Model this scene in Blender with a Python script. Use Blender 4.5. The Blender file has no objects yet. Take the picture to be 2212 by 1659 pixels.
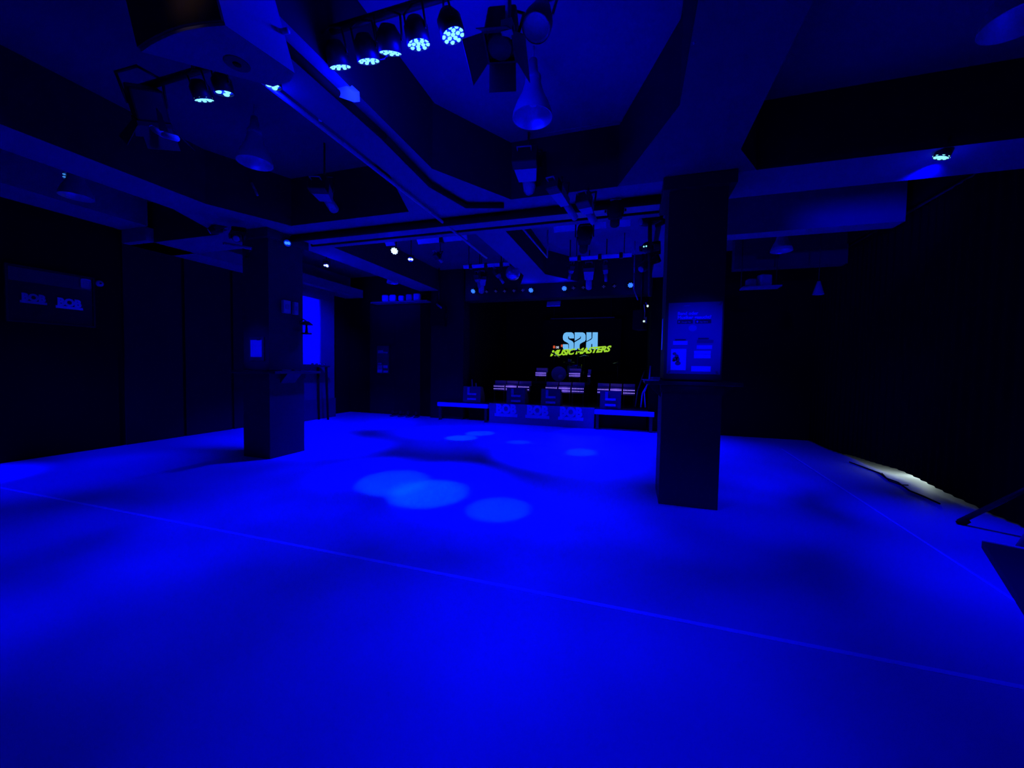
import bpy, bmesh, math, random
from mathutils import Vector, Matrix, Quaternion
random.seed(4)
SC = bpy.context.scene
COL = SC.collection
R = math.radians

# ------------------------------------------------------------------ camera
W, H, F = 2212.0, 1659.0, 833.0
CAM_POS = Vector((0, 0, 1.3))
CAM_ROT = (Matrix.Rotation(R(17.4), 3, 'Z') @ Matrix.Rotation(R(90 - 2.4), 3, 'X') @ Matrix.Rotation(R(0.96), 3, 'Z'))
cd = bpy.data.cameras.new('camera'); cam = bpy.data.objects.new('camera', cd); COL.objects.link(cam)
cd.sensor_fit = 'HORIZONTAL'; cd.sensor_width = 36.0; cd.lens = F / W * 36.0
cd.clip_start = 0.05; cd.clip_end = 100
cam.matrix_world = Matrix.Translation(CAM_POS) @ CAM_ROT.to_4x4()
SC.camera = cam

def at(px, py, axis, val):
    """world point seen at a pixel of the photo, on the plane axis = val"""
    d = CAM_ROT @ Vector(((px - W / 2) / F, -(py - H / 2) / F, -1))
    t = (val - CAM_POS[axis]) / d[axis]
    return CAM_POS + d * t

# ------------------------------------------------------------------ world, exposure
wd = bpy.data.worlds.new('world'); SC.world = wd; wd.use_nodes = True
wd.node_tree.nodes['Background'].inputs[0].default_value = (0, 0, 0.004, 1)
wd.node_tree.nodes['Background'].inputs[1].default_value = 1.0
vs = SC.view_settings
vs.view_transform = 'Standard'; vs.look = 'None'; vs.exposure = 0.0; vs.gamma = 1.0; vs.use_curve_mapping = False

# ------------------------------------------------------------------ stage lights: beams of the modelled lamps, plus added fill with no fixture
BLUE = (0.0, 0.0, 1.0)
HOT = (0.0, 0.11, 1.0)
def spot(name, pos, target, watts, angle, blend=1.0, color=BLUE, size=0.05):
    l = bpy.data.lights.new(name, 'SPOT'); l.energy = watts; l.color = color
    l.spot_size = R(angle); l.spot_blend = blend; l.shadow_soft_size = size
    o = bpy.data.objects.new(name, l); COL.objects.link(o)
    o.location = pos
    o.rotation_euler = (Vector(target) - Vector(pos)).to_track_quat('-Z', 'Y').to_euler()
    return o
LAMP = 1.0
BEAMS = [  # position, floor target, watts, angle, blend, colour
    ((-1.50, 8.12, 2.92), (0.00, 7.50, 0), 2120, 60, 1.0, BLUE),
    ((-3.60, 5.25, 3.00), (-2.00, 4.00, 0), 1911, 30, 1.0, BLUE),
    ((-3.60, 5.25, 3.00), (-4.50, 5.00, 0), 1129, 42, 1.0, BLUE),
    ((-3.63, 5.73, 3.00), (-4.00, 7.50, 0), 883, 60, 1.0, BLUE),
    ((-3.63, 5.73, 3.00), (-6.00, 7.50, 0), 1495, 42, 1.0, BLUE),
    ((-6.50, 1.00, 2.95), (-6.00, 2.50, 0), 459, 42, 1.0, BLUE),  # this origin: added fill by the long wall, no fixture there
    ((-3.63, 5.73, 3.00), (-1.00, 5.50, 0), 2050, 30, 1.0, BLUE),
    ((-3.63, 5.73, 3.00), (-3.00, 6.50, 0), 495, 60, 1.0, BLUE),
    ((-0.83, 2.15, 2.58), (-1.00, 1.50, 0), 107, 42, 1.0, BLUE),  # this origin: added fill under the dark flap lamp, no fixture there
    ((-3.60, 5.25, 3.00), (-3.00, 4.00, 0), 823, 30, 1.0, BLUE),
    ((-0.83, 2.15, 2.58), (0.00, 2.50, 0), 156, 42, 1.0, BLUE),
    ((-3.60, 5.25, 3.00), (-4.50, 3.50, 0), 457, 30, 1.0, BLUE),
    ((2.37, 4.15, 2.95), (2.00, 7.00, 0), 342, 60, 1.0, BLUE),
    ((-2.25, 8.10, 2.92), (-1.50, 6.50, 0), 1228, 42, 1.0, BLUE),
    ((-3.63, 5.73, 3.00), (-6.00, 5.50, 0), 1489, 42, 1.0, BLUE),
    ((-1.19, 1.98, 2.98), (0.00, 1.50, 0), 158, 30, 1.0, BLUE),
    ((-0.83, 2.15, 2.58), (1.00, 2.00, 0), 101, 30, 1.0, BLUE),
    ((2.37, 4.15, 2.95), (1.00, 4.00, 0), 278, 30, 1.0, BLUE),
    ((-1.19, 1.98, 2.98), (-0.50, 3.50, 0), 438, 30, 1.0, BLUE),
    ((-1.73, 1.98, 2.98), (-1.50, 3.00, 0), 325, 30, 1.0, BLUE),
    ((-2.26, 1.98, 3.00), (-2.00, 1.50, 0), 131, 30, 1.0, BLUE),
    ((-0.83, 2.15, 2.58), (0.00, 1.00, 0), 132, 42, 1.0, BLUE),
    ((-0.10, 8.12, 2.92), (-0.50, 5.50, 0), 1135, 30, 1.0, BLUE),
    ((-2.85, 1.96, 3.00), (-2.50, 2.50, 0), 236, 30, 1.0, BLUE),
    ((-0.83, 2.15, 2.58), (0.50, 3.50, 0), 213, 30, 1.0, BLUE),
    ((-0.83, 2.15, 2.58), (-1.00, 1.00, 0), 104, 30, 1.0, BLUE),
    ((-2.26, 1.98, 3.00), (-2.00, 2.50, 0), 175, 30, 1.0, BLUE),
    ((-2.25, 8.10, 2.92), (-2.00, 7.50, 0), 455, 60, 1.0, BLUE),
    ((-2.85, 1.96, 3.00), (-4.50, 1.50, 0), 288, 30, 1.0, BLUE),
    ((-2.26, 1.98, 3.00), (-4.00, 2.50, 0), 283, 30, 1.0, BLUE),
    ((-6.50, 1.00, 2.95), (-7.00, 2.00, 0), 2006, 30, 1.0, BLUE),
    ((2.37, 4.15, 2.95), (2.00, 2.50, 0), 177, 30, 1.0, BLUE),
    ((-6.50, 1.00, 2.95), (-7.00, 4.00, 0), 275, 42, 1.0, BLUE),
    ((-2.26, 1.98, 3.00), (-3.00, 1.50, 0), 159, 30, 1.0, BLUE),
    ((2.37, 4.15, 2.95), (1.50, 5.50, 0), 263, 30, 1.0, BLUE),
    ((-0.83, 2.15, 2.58), (1.50, 3.00, 0), 119, 30, 1.0, BLUE),
    ((2.37, 4.15, 2.95), (3.00, 3.50, 0), 284, 60, 1.0, BLUE),
    ((-1.19, 1.98, 2.98), (-0.50, 2.00, 0), 139, 30, 1.0, BLUE),
    ((-0.83, 2.15, 2.58), (-0.50, 3.00, 0), 138, 42, 1.0, BLUE),
    ((-2.85, 1.96, 3.00), (-2.50, 1.50, 0), 119, 30, 1.0, BLUE),
    ((-3.63, 5.73, 3.00), (-3.50, 4.00, 0), 422, 30, 1.0, BLUE),
    ((-2.85, 1.96, 3.00), (-3.50, 1.50, 0), 131, 42, 1.0, BLUE),
    ((-1.19, 1.98, 2.98), (-1.00, 2.00, 0), 126, 30, 1.0, BLUE),
    ((2.37, 4.15, 2.95), (1.00, 5.00, 0), 379, 30, 1.0, BLUE),
    ((-0.10, 8.12, 2.92), (-1.00, 6.00, 0), 950, 30, 1.0, BLUE),
    ((-5.36, 5.70, 3.00), (-7.00, 6.50, 0), 646, 42, 1.0, BLUE),
    ((-2.26, 1.98, 3.00), (-2.50, 3.50, 0), 123, 42, 1.0, BLUE),
    ((-0.83, 2.15, 2.58), (-1.00, 2.00, 0), 70, 42, 1.0, BLUE),
    ((2.37, 4.15, 2.95), (2.50, 4.50, 0), 196, 30, 1.0, BLUE),
    ((-2.26, 1.98, 3.00), (-2.00, 0.50, 0), 74, 30, 1.0, BLUE),
    ((-2.85, 1.96, 3.00), (-3.00, 2.00, 0), 173, 30, 1.0, BLUE),
    ((-6.50, 1.00, 2.95), (-7.00, 4.00, 0), 399, 30, 1.0, BLUE),
    ((-0.83, 2.15, 2.58), (-0.50, 4.00, 0), 362, 30, 1.0, BLUE),
    ((-3.60, 5.25, 3.00), (-3.50, 3.50, 0), 281, 30, 1.0, BLUE),
    ((-0.83, 2.15, 2.58), (0.50, 2.00, 0), 59, 30, 1.0, BLUE),
    ((-2.85, 1.96, 3.00), (-3.00, 0.50, 0), 246, 30, 1.0, BLUE),
    ((-5.36, 5.70, 3.00), (-6.00, 3.00, 0), 273, 30, 1.0, BLUE),
    ((-3.60, 5.25, 3.00), (-5.00, 4.50, 0), 240, 42, 1.0, BLUE),
    ((2.37, 4.15, 2.95), (2.00, 3.50, 0), 130, 30, 1.0, BLUE),
    ((-1.73, 1.98, 2.98), (-1.50, 3.50, 0), 470, 30, 1.0, BLUE),
    ((-0.83, 2.15, 2.58), (-1.00, 3.00, 0), 162, 30, 1.0, BLUE),
    ((2.37, 4.15, 2.95), (2.00, 3.00, 0), 106, 30, 1.0, BLUE),
    ((-2.85, 1.96, 3.00), (-3.50, 2.50, 0), 189, 30, 1.0, BLUE),
    ((-2.26, 1.98, 3.00), (-3.00, 3.00, 0), 280, 30, 1.0, BLUE),
    ((-2.26, 1.98, 3.00), (-2.88, 4.75, 0), 330, 30, 1.0, BLUE),  # this and the next beam: fill added for dim floor
    ((2.37, 4.15, 2.95), (1.88, 4.85, 0), 110, 36, 1.0, BLUE),
    # added lamps out of view behind the camera for the poster and far sheet
    ((1.05, -1.20, 3.10), (0.54, 3.97, 1.58), 2000, 9.5, 1.0, BLUE),
    ((-4.60, -1.20, 3.20), (-4.90, 3.99, 1.50), 700, 8, 1.0, BLUE),
    # tight hot spots on the dance floor
    ((-1.54, 1.97, 3.02), (-2.51, 3.66, 0), 300, 14, 0.5, HOT),
    ((-1.73, 1.97, 3.02), (-1.97, 3.47, 0), 430, 15, 0.6, HOT),
    ((-1.38, 1.97, 3.02), (-1.15, 3.30, 0), 170, 11, 0.5, HOT),
    ((-3.63, 5.73, 3.03), (-2.98, 6.43, 0), 200, 11, 0.5, HOT),
    ((-3.63, 5.73, 3.03), (-2.85, 7.02, 0), 200, 10, 0.5, HOT),
    ((-3.62, 5.25, 3.03), (-1.88, 6.45, 0), 150, 6, 0.5, HOT),
    ((-0.10, 8.12, 2.92), (-0.74, 6.03, 0), 200, 8, 0.5, HOT),
    # glow on the hanging wall beside the pillar, and the lamp that hits the white panel
    ((2.39, 4.22, 3.02), (2.72, 6.0, 3.2), 95, 60, 1.0, BLUE),
    ((-5.38, 5.74, 3.02), (-7.12, 7.15, 1.95), 900, 50, 1.0, BLUE),
    ((-5.36, 5.76, 3.05), (-6.0, 8.6, 3.2), 300, 40, 1.0, BLUE),  # added wash that brightens the boxes on the high shelf
]
for i, (p, t, w, a, b, c) in enumerate(BEAMS):
    spot('lamp_or_fill_beam', p, t, w * LAMP, a, b, c, 0.04)
# room light that spills onto the floor from under the side curtain
al = bpy.data.lights.new('doorway_light', 'AREA'); al.shape = 'RECTANGLE'; al.size = 1.3; al.size_y = .05; al.energy = 6.5; al.color = (.66, .84, .8)
ao = bpy.data.objects.new('doorway_light', al); COL.objects.link(ao); ao.location = (3.56, 6.15, .17)
ao.rotation_euler = Vector((-1, 0, -.28)).to_track_quat('-Z', 'X').to_euler()
spot('added_grille_light', (-1.1, -1.4, 2.0), at(430, 8, 2, 2.74), 30, 5, 1.0, (1.0, .72, .5), .05)  # added warm lamp behind the camera, tints the speaker grille
# scattered light just under the lit lens faces
def spill(pos, watts):
    l = bpy.data.lights.new('lens_spill', 'POINT'); l.energy = watts; l.color = BLUE; l.shadow_soft_size = .05
    o = bpy.data.objects.new('lens_spill', l); COL.objects.link(o); o.location = pos
for x, w in ((-1.73, 5), (-1.54, 5), (-1.38, 6), (-1.19, 12), (-.98, 16)): spill((x, 2.0, 3.0), w)
for p in ((-2.26, 1.98, 3.03), (-2.85, 1.96, 3.03), (-2.64, 1.96, 3.03)): spill(p, 2.0)
for p in ((-3.60, 5.20, 2.99), (-3.60, 5.68, 2.99), (-5.33, 5.66, 3.0), (2.33, 4.1, 2.86)): spill(p, 5 if p[0] < 0 else 2)
for x in (-3.67, -2.25, -1.5, -.1): spill((x, 8.27, 3.03), 3)
for x, y, z, w in ((-3.0, 9.36, .8, .7), (-1.62, 9.36, .8, .7), (-.38, 9.36, .8, .7), (-2.35, 9.9, 1.16, .4), (-1.4, 9.9, 1.16, .4)):
    l = bpy.data.lights.new('batten_spill', 'POINT'); l.energy = w; l.color = (.2, .1, 1.0); l.shadow_soft_size = .06
    o = bpy.data.objects.new('batten_spill', l); COL.objects.link(o); o.location = (x, y, z)

# ------------------------------------------------------------------ materials
def mat(name, col, rough=0.6, metal=0.0, spec=0.5, noise=None, bump=0.0, nscale=6.0):
    m = bpy.data.materials.new(name); m.use_nodes = True
    nt = m.node_tree; b = nt.nodes['Principled BSDF']
    b.inputs['Base Color'].default_value = (*col, 1); b.inputs['Roughness'].default_value = rough
    b.inputs['Metallic'].default_value = metal; b.inputs['Specular IOR Level'].default_value = spec
    if noise or bump:
        tc = nt.nodes.new('ShaderNodeTexCoord'); nz = nt.nodes.new('ShaderNodeTexNoise')
        nz.inputs['Scale'].default_value = nscale; nz.inputs['Detail'].default_value = 6
        nt.links.new(tc.outputs['Object'], nz.inputs['Vector'])
        if noise:
            cr = nt.nodes.new('ShaderNodeMix'); cr.data_type = 'RGBA'
            cr.inputs[6].default_value = (*[c * (1 - noise) for c in col], 1)
            cr.inputs[7].default_value = (*[min(1, c * (1 + noise)) for c in col], 1)
            nt.links.new(nz.outputs['Fac'], cr.inputs[0]); nt.links.new(cr.outputs[2], b.inputs['Base Color'])
        if bump:
            bp = nt.nodes.new('ShaderNodeBump'); bp.inputs['Strength'].default_value = bump; bp.inputs['Distance'].default_value = 0.01
            nt.links.new(nz.outputs['Fac'], bp.inputs['Height']); nt.links.new(bp.outputs[0], b.inputs['Normal'])
    return m
def glow(name, col, strength):
    m = bpy.data.materials.new(name); m.use_nodes = True
    b = m.node_tree.nodes['Principled BSDF']
    b.inputs['Base Color'].default_value = (*[c * .3 for c in col], 1); b.inputs['Roughness'].default_value = .3
    b.inputs['Emission Color'].default_value = (*col, 1); b.inputs['Emission Strength'].default_value = strength
    return m
M = dict(
    floor=mat('floor_coating', (.56, .57, .6), .62, 0, .25, .05, .05, 1.4),
    seam=mat('floor_seam_filler', (.92, .92, .93), .6),
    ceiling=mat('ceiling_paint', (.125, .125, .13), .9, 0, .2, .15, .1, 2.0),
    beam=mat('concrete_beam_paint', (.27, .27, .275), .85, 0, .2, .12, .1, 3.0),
    dark=mat('black_wall_paint', (.006, .006, .007), .9, 0, .1),
    char=mat('charcoal_wall_paint', (.022, .022, .024), .9, 0, .1, .1),
    pier=mat('grey_wall_paint', (.28, .28, .285), .8, 0, .2, .08),
    plinth=mat('dark_grey_plinth', (.08, .08, .083), .8, 0, .2),
    pillar=mat('pillar_cladding', (.02, .02, .021), .65, 0, .3, .1),
    beamdim=mat('dimmed_beam_paint', (.13, .13, .135), .85, 0, .2, .12, .1, 3.0),
    pillarfar=mat('pillar_board', (.045, .045, .048), .65, 0, .3, .1),
    bay=mat('brightened_ceiling_paint', (.26, .26, .265), .9, 0, .2, .1),  # ceiling colour raised for the brighter bays, bounced light put into it
    baydim=mat('half_brightened_ceiling_paint', (.19, .19, .195), .9, 0, .2, .1),
    shaded_flank=mat('shaded_beam_side', (.035, .035, .037), .95, 0, .1, .15),  # dark tone for the beam sides, shade put into the colour
    refl=mat('brushed_reflector', (.93, .93, .93), .42, 1.0),
    shelf=mat('dark_shelf', (.03, .03, .032), .5),
    black=mat('black_metal', (.012, .012, .013), .45, 0, .4),
    blackm=mat('matt_black', (.008, .008, .009), .85, 0, .1),
    curtain=mat('black_curtain', (.006, .006, .006), .95, 0, .05),
    grey=mat('grey_metal', (.32, .32, .33), .5, .1, .5),
    mid=mat('mid_grey_lacquer', (.45, .45, .46), .5),
    white=mat('white_lacquer', (.9, .9, .9), .4),
    spk=mat('white_speaker_lacquer', (.8, .8, .8), .55),
    spkend=mat('pale_speaker_end', (.2, .2, .21), .6),
    grille=mat('speaker_grille', (.07, .05, .034), .7, .2, .4),
    chrome=mat('chrome', (.7, .7, .7), .15, 1.0),
    mirror=mat('mirror_tile', (.85, .85, .85), .3, .8),
    paper=mat('white_paper', (.8, .8, .8), .7),
    poster=mat('poster_print', (.16, .16, .17), .6),
    dimprint=mat('grey_print', (.07, .07, .072), .7),
    ink=mat('dark_ink', (.012, .012, .014), .8),
    tape=mat('brown_tape', (.1, .085, .05), .5),
    stage=mat('stage_floor', (.012, .012, .013), .22, 0, .5),
    deck=mat('deck_edge', (.85, .85, .86), .5),
    panel=mat('stage_front_panel', (.3, .3, .31), .6),
    board=mat('white_board', (.85, .85, .86), .6),
    wood=mat('drum_shell', (.2, .2, .22), .3),
    brass=mat('cymbal_brass', (.5, .45, .35), .25, .9),
    glass=mat('dim_picture_glass', (.02, .02, .022), .25),
    led=glow('led_cyan', (.28, .95, 1.0), 1.15),
    ledwell=glow('led_lens_well', (0, .02, 1.0), .55),
    ledfar=glow('led_far_white', (.75, .97, 1.0), 1.2),
    ledstage=glow('led_stage_blue', (.05, .3, 1.0), 1.0),
    leddim=glow('led_dim', (.02, .02, .3), .25),
    ledviolet=glow('led_violet', (.34, .22, 1.0), 2.1),
    bartop=mat('batten_housing', (.4, .4, .42), .5),
    pin=glow('pin_lamp', (.7, .9, .8), 1.0),
    logoblue=glow('projected_light_blue', (.16, .5, .88), .95),
    logogreen=glow('projected_green', (.35, .68, .02), .95),
    logored=glow('projected_red', (.75, .1, .03), .8),
    logowhite=glow('projected_white', (.7, .75, .9), .8),
)

# ------------------------------------------------------------------ mesh helpers
class MB:
    def __init__(s): s.bm = bmesh.new(); s.mi = 0
    def _take(s, faces):
        for f in faces: f.material_index = s.mi
    def box(s, lo, hi, mtx=None, bevel=0.0):
        c = [(a + b) / 2 for a, b in zip(lo, hi)]; d = [abs(b - a) for a, b in zip(lo, hi)]
        r = bmesh.ops.create_cube(s.bm, size=1.0)
        for v in r['verts']: v.co = Vector((v.co.x * d[0] + c[0], v.co.y * d[1] + c[1], v.co.z * d[2] + c[2]))
        fs = set(f for v in r['verts'] for f in v.link_faces)
        if bevel:
            es = set(e for v in r['verts'] for e in v.link_edges)
            rb = bmesh.ops.bevel(s.bm, geom=list(es), offset=bevel, segments=2, profile=.5, affect='EDGES')
            fs = set(rb['faces']) | set(f for f in fs if f.is_valid)
        vs_ = set(v for f in fs for v in f.verts)
        if mtx:
            for v in vs_: v.co = mtx @ v.co
        s._take(fs); return s
    def lathe(s, prof, seg=24, mtx=None, closed=False):
        """profile of (radius, z) turned about z"""
        rings = []
        for r, z in prof:
            if r < 1e-6: rings.append([s.bm.verts.new((0, 0, z))])
            else: rings.append([s.bm.verts.new((r * math.cos(2 * math.pi * k / seg), r * math.sin(2 * math.pi * k / seg), z)) for k in range(seg)])
        fs = []
        pairs = list(zip(rings, rings[1:]))
        if closed: pairs.append((rings[-1], rings[0]))
        for a, b in pairs:
            for k in range(seg):
                k2 = (k + 1) % seg
                if len(a) == 1 and len(b) == 1: continue
                if len(a) == 1: fs.append(s.bm.faces.new((a[0], b[k2], b[k])))
                elif len(b) == 1: fs.append(s.bm.faces.new((a[k], a[k2], b[0])))
                else: fs.append(s.bm.faces.new((a[k], a[k2], b[k2], b[k])))
        if mtx:
            for ring in rings:
                for v in ring: v.co = mtx @ v.co
        for f in fs: f.smooth = True
        s._take(fs); return s
    def cyl(s, p0, p1, r0, r1=None, seg=16):
        p0, p1 = Vector(p0), Vector(p1); r1 = r0 if r1 is None else r1
        L = (p1 - p0).length
        q = (p1 - p0).to_track_quat('Z', 'Y').to_matrix().to_4x4()
        return s.lathe([(0, 0), (r0, 0), (r1, L), (0, L)], seg, Matrix.Translation(p0) @ q)
    def tube(s, pts, r, seg=8):
        pts = [Vector(p) for p in pts]
        for a, b in zip(pts, pts[1:]): s.cyl(a, b, r, r, seg)
        for p in pts[1:-1]: s.sphere(p, r, 8, 6)
        return s
    def sphere(s, c, r, u=20, v=12, sc=(1, 1, 1)):
        m = Matrix.Translation(c) @ Matrix.Diagonal((*sc, 1))
        return s.lathe([(max(0, r * math.sin(math.pi * k / v)) if 0 < k < v else 0, -r * math.cos(math.pi * k / v)) for k in range(v + 1)], u, m)
    def prism(s, poly, a, b, plane='xy'):
        """polygon in a plane, extruded from a to b along the third axis"""
        def P(u, v, w): return {'xy': (u, v, w), 'xz': (u, w, v), 'yz': (w, u, v)}[plane]
        A = [s.bm.verts.new(P(u, v, a)) for u, v in poly]; B = [s.bm.verts.new(P(u, v, b)) for u, v in poly]
        fs = [s.bm.faces.new(A), s.bm.faces.new(B[::-1])]
        n = len(poly)
        for k in range(n): fs.append(s.bm.faces.new((A[k], B[k], B[(k + 1) % n], A[(k + 1) % n])))
        s._take(fs); return s
    def loft(s, A, B):
        A = [s.bm.verts.new(p) for p in A]; B = [s.bm.verts.new(p) for p in B]
        n = len(A); fs = [s.bm.faces.new(A), s.bm.faces.new(B[::-1])]
        for k in range(n): fs.append(s.bm.faces.new((A[k], B[k], B[(k + 1) % n], A[(k + 1) % n])))
        s._take(fs); return s
    def build(s, name, m, parent=None, loc=None, label=None):
        bmesh.ops.recalc_face_normals(s.bm, faces=s.bm.faces)
        me = bpy.data.meshes.new(name); s.bm.to_mesh(me); s.bm.free()
        for mm in (m if isinstance(m, (list, tuple)) else [m]): me.materials.append(mm)
        o = bpy.data.objects.new(name, me); COL.objects.link(o)
        if parent: o.parent = parent
        if loc is not None: o.location = loc
        if label: o['label'] = label
        return o
def tag(o, label, cat, group=None):
    o['label'] = label; o['category'] = cat
    if group: o['group'] = group
    return o
def thing(name, label, cat, loc=(0, 0, 0), rot=None, group=None):
    o = bpy.data.objects.new(name, None); COL.objects.link(o); o.empty_display_size = .1
    o.location = loc
    if rot is not None:
        if isinstance(rot, Quaternion): o.rotation_mode = 'QUATERNION'; o.rotation_quaternion = rot
        else: o.rotation_euler = rot
    return tag(o, label, cat, group)
def struct(name, mb, m, label=None):
    o = mb.build(name, m); o['kind'] = 'structure'
    if label: o['label'] = label
    return o
def part_copy(src, parent, loc=None):
    c = src.copy(); COL.objects.link(c); c.parent = parent
    if loc is not None: c.location = loc
    return c
def text_part(name, body, m, parent, loc, size, rot=(R(90), 0, 0), bold=0.0, shear=0.0, ext=0.001, sx=1.0, align='LEFT', spacing=1.0):
    cu = bpy.data.curves.new(name, 'FONT'); cu.body = body; cu.size = size; cu.offset = bold; cu.shear = shear
    cu.extrude = ext; cu.align_x = align; cu.space_character = spacing; cu.space_line = .9; cu.resolution_u = 3
    tmp = bpy.data.objects.new(name, cu)
    COL.objects.link(tmp)
    dg = bpy.context.evaluated_depsgraph_get(); dg.update()
    me = bpy.data.meshes.new_from_object(tmp.evaluated_get(dg))
    bpy.data.objects.remove(tmp)
    me.materials.clear(); me.materials.append(m)
    o = bpy.data.objects.new(name, me); COL.objects.link(o); o.parent = parent
    o.location = loc; o.rotation_euler = rot; o.scale = (sx, 1, 1)
    return o
def aim_quat(d): return Vector(d).to_track_quat('-Z', 'Y')

# ------------------------------------------------------------------ the room
XL, XR, YN, YB, ZC, ZB = -7.5, 3.3, -3.0, 11.6, 3.7, 3.1
struct('floor', MB().box((XL - .3, YN, -.2), (XR + 1.4, YB + .2, 0)), M['floor'])
struct('ceiling', MB().box((XL - .3, YN, ZC), (XR + 1.4, YB + .2, ZC + .2)), M['ceiling'])
struct('brightened_ceiling_field', MB().box((-1.79, YN, ZC - .012), (.24, 3.99, ZC)), M['bay'], 'ceiling field between the two lengthwise beams, bounced light put into its colour')  # thin sheet added to carry the brighter ceiling colour
struct('brightened_ceiling_field', MB().box((-1.74, 4.96, ZC - .012), (.29, 8.49, ZC)), M['bay'], 'ceiling field in front of the stage, bounced light put into its colour')
struct('brightened_ceiling_field', MB().box((.8, YN, ZC - .012), (XR, 3.99, ZC)), M['baydim'], 'ceiling field on the curtain side, some bounced light put into its colour')
# joints in the floor coating
struct('trim_1', MB().box((XL, 2.12, 0), (XR, 2.15, .0015)), M['seam'], 'pale joint running across the whole dance floor')
b = MB(); b.loft([(2.435, 7.6, 0), (2.457, 7.6, 0), (2.085, 1.8, 0), (2.063, 1.8, 0)], [(2.435, 7.6, .0015), (2.457, 7.6, .0015), (2.085, 1.8, .0015), (2.063, 1.8, .0015)])
struct('trim_2', b, M['seam'], 'pale joint running towards the stage beside the curtain')
# left wall: black up to 3.3 m, painted above; bright pier further back
struct('wall_left', MB().box((XL - .2, YN, 0), (XL, 3.82, 3.3)).box((XL - .2, 3.82, 0), (XL - .02, 8.9, 3.3)), M['dark'])
b = MB()
for y in (3.9, 4.75, 5.6): b.box((XL - .02, y, 0), (XL + .005, y + .8, 3.25))
struct('trim_3', b, M['char'], 'dark wall panelling on the long wall')
struct('wall_left_upper', MB().box((XL - .2, YN, 3.3), (XL, 8.9, ZC)), M['beam'])
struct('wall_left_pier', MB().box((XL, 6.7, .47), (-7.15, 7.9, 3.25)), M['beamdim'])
struct('baseboard_left', MB().box((XL, 6.7, 0), (-7.13, 7.92, .47)), M['plinth'])
struct('wall_back_left', MB().box((XL - .2, 8.9, 0), (-4.9, 9.1, ZC)), M['dark'])
struct('wall_back_pier', MB().box((-4.9, 8.72, 0), (-4.0, 9.1, ZC)), M['char'])
struct('wall_stage_left', MB().box((-4.07, 9.1, 0), (-3.86, YB, ZC)), M['dark'])
struct('wall_stage_back', MB().box((-4.07, YB, 0), (.55, YB + .2, ZC)), M['dark'])
struct('wall_stage_right', MB().box((.33, 8.85, 0), (.53, YB, ZC)), M['dark'])
struct('wall_back_right', MB().box((.33, 8.72, 0), (XR + 1.4, 8.9, ZC)), M['dark'])
struct('wall_front', MB().box((XL - .3, YN - .2, 0), (XR + 1.4, YN, ZC)), M['dark'])
struct('wall_right', MB().box((XR + 1.3, YN, 0), (XR + 1.5, 8.9, ZC)), M['dark'])
struct('trim_4', MB().box((-3.87, 8.5, 2.87), (.33, 8.8, ZC)), M['char'], 'dark header above the stage opening')
# doorway in the black back wall, faint
b = MB().box((-6.85, 8.88, 0), (-6.8, 8.905, 3.05)).box((-5.35, 8.88, 0), (-5.3, 8.905, 3.05)).box((-6.85, 8.88, 3.0), (-5.3, 8.905, 3.05))
b.box((-6.09, 8.885, 0), (-6.06, 8.905, 3.0))
struct('door_1', b.box((-6.8, 8.89, 0), (-5.35, 8.905, 3.0)), M['char'], 'dark double door in the black back wall')

def shade_flanks(o):
    """beam sides take a dark material: their shade is put into the colour"""
    o.data.materials.append(M['shaded_flank'])
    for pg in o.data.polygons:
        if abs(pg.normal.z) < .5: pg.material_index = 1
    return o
# ceiling beams: two along the stage axis direction, one over the pillars, haunches where they meet
shade_flanks(struct('trim_5', MB().box((XL, 4.0, ZB), (XR + 1.3, 4.58, ZC)), M['beam'], 'cross beam carried by the two pillars'))
shade_flanks(struct('trim_6', MB().box((-2.25, YN, ZB), (-1.8, 4.0, ZC)).prism([(-2.25, 3.2), (-2.25, 4.0), (-2.55, 4.0)], ZB, ZC).prism([(-1.8, 3.2), (-1.8, 4.0), (-1.3, 4.0)], ZB, ZC), M['beam'], 'lengthwise beam in the middle of the ceiling'))
shade_flanks(struct('trim_7', MB().box((.25, YN, ZB), (.78, 4.0, ZC)).prism([(.25, 2.9), (.25, 4.0), (-.2, 4.0)], ZB, ZC).prism([(.78, 3.6), (.78, 4.0), (1.0, 4.0)], ZB, ZC), M['beamdim'], 'lengthwise beam over the pillar with the poster'))  # darker beam paint here, weaker floor light put into the colour
shade_flanks(struct('trim_8', MB().box((-5.22, YN, ZB), (-4.68, 4.0, ZC)).prism([(-5.22, 3.2), (-5.22, 4.0), (-5.6, 4.0)], ZB, ZC).prism([(-4.68, 3.2), (-4.68, 4.0), (-4.3, 4.0)], ZB, ZC), M['beam'], 'lengthwise beam over the far pillar'))
shade_flanks(struct('trim_9', MB().box((-2.2, 4.58, 3.2), (-1.75, 8.5, ZC)).prism([(-2.2, 7.7), (-2.2, 8.5), (-2.5, 8.5)], 3.2, ZC).prism([(-1.75, 7.7), (-1.75, 8.5), (-1.2, 8.5)], 3.2, ZC), M['beam'], 'lengthwise beam between the pillars and the stage'))
struct('trim_15', MB().box((-4.68, 4.68, 3.12), (.25, 4.95, 3.4)), M['beam'], 'lower casing running along the far side of the cross beam')
shade_flanks(struct('trim_10', MB().box((-5.22, 4.58, 3.2), (-4.68, 8.72, ZC)), M['beam'], 'lengthwise beam behind the far pillar'))
shade_flanks(struct('trim_11', MB().box((.3, 4.58, 3.2), (.8, 8.5, ZC)), M['beam'], 'lengthwise beam behind the pillar with the poster'))
struct('trim_12', MB().box((.82, 6.0, 3.17), (3.12, 6.25, ZC)), M['pier'], 'hanging wall beside the pillar lit by a lamp')
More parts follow.
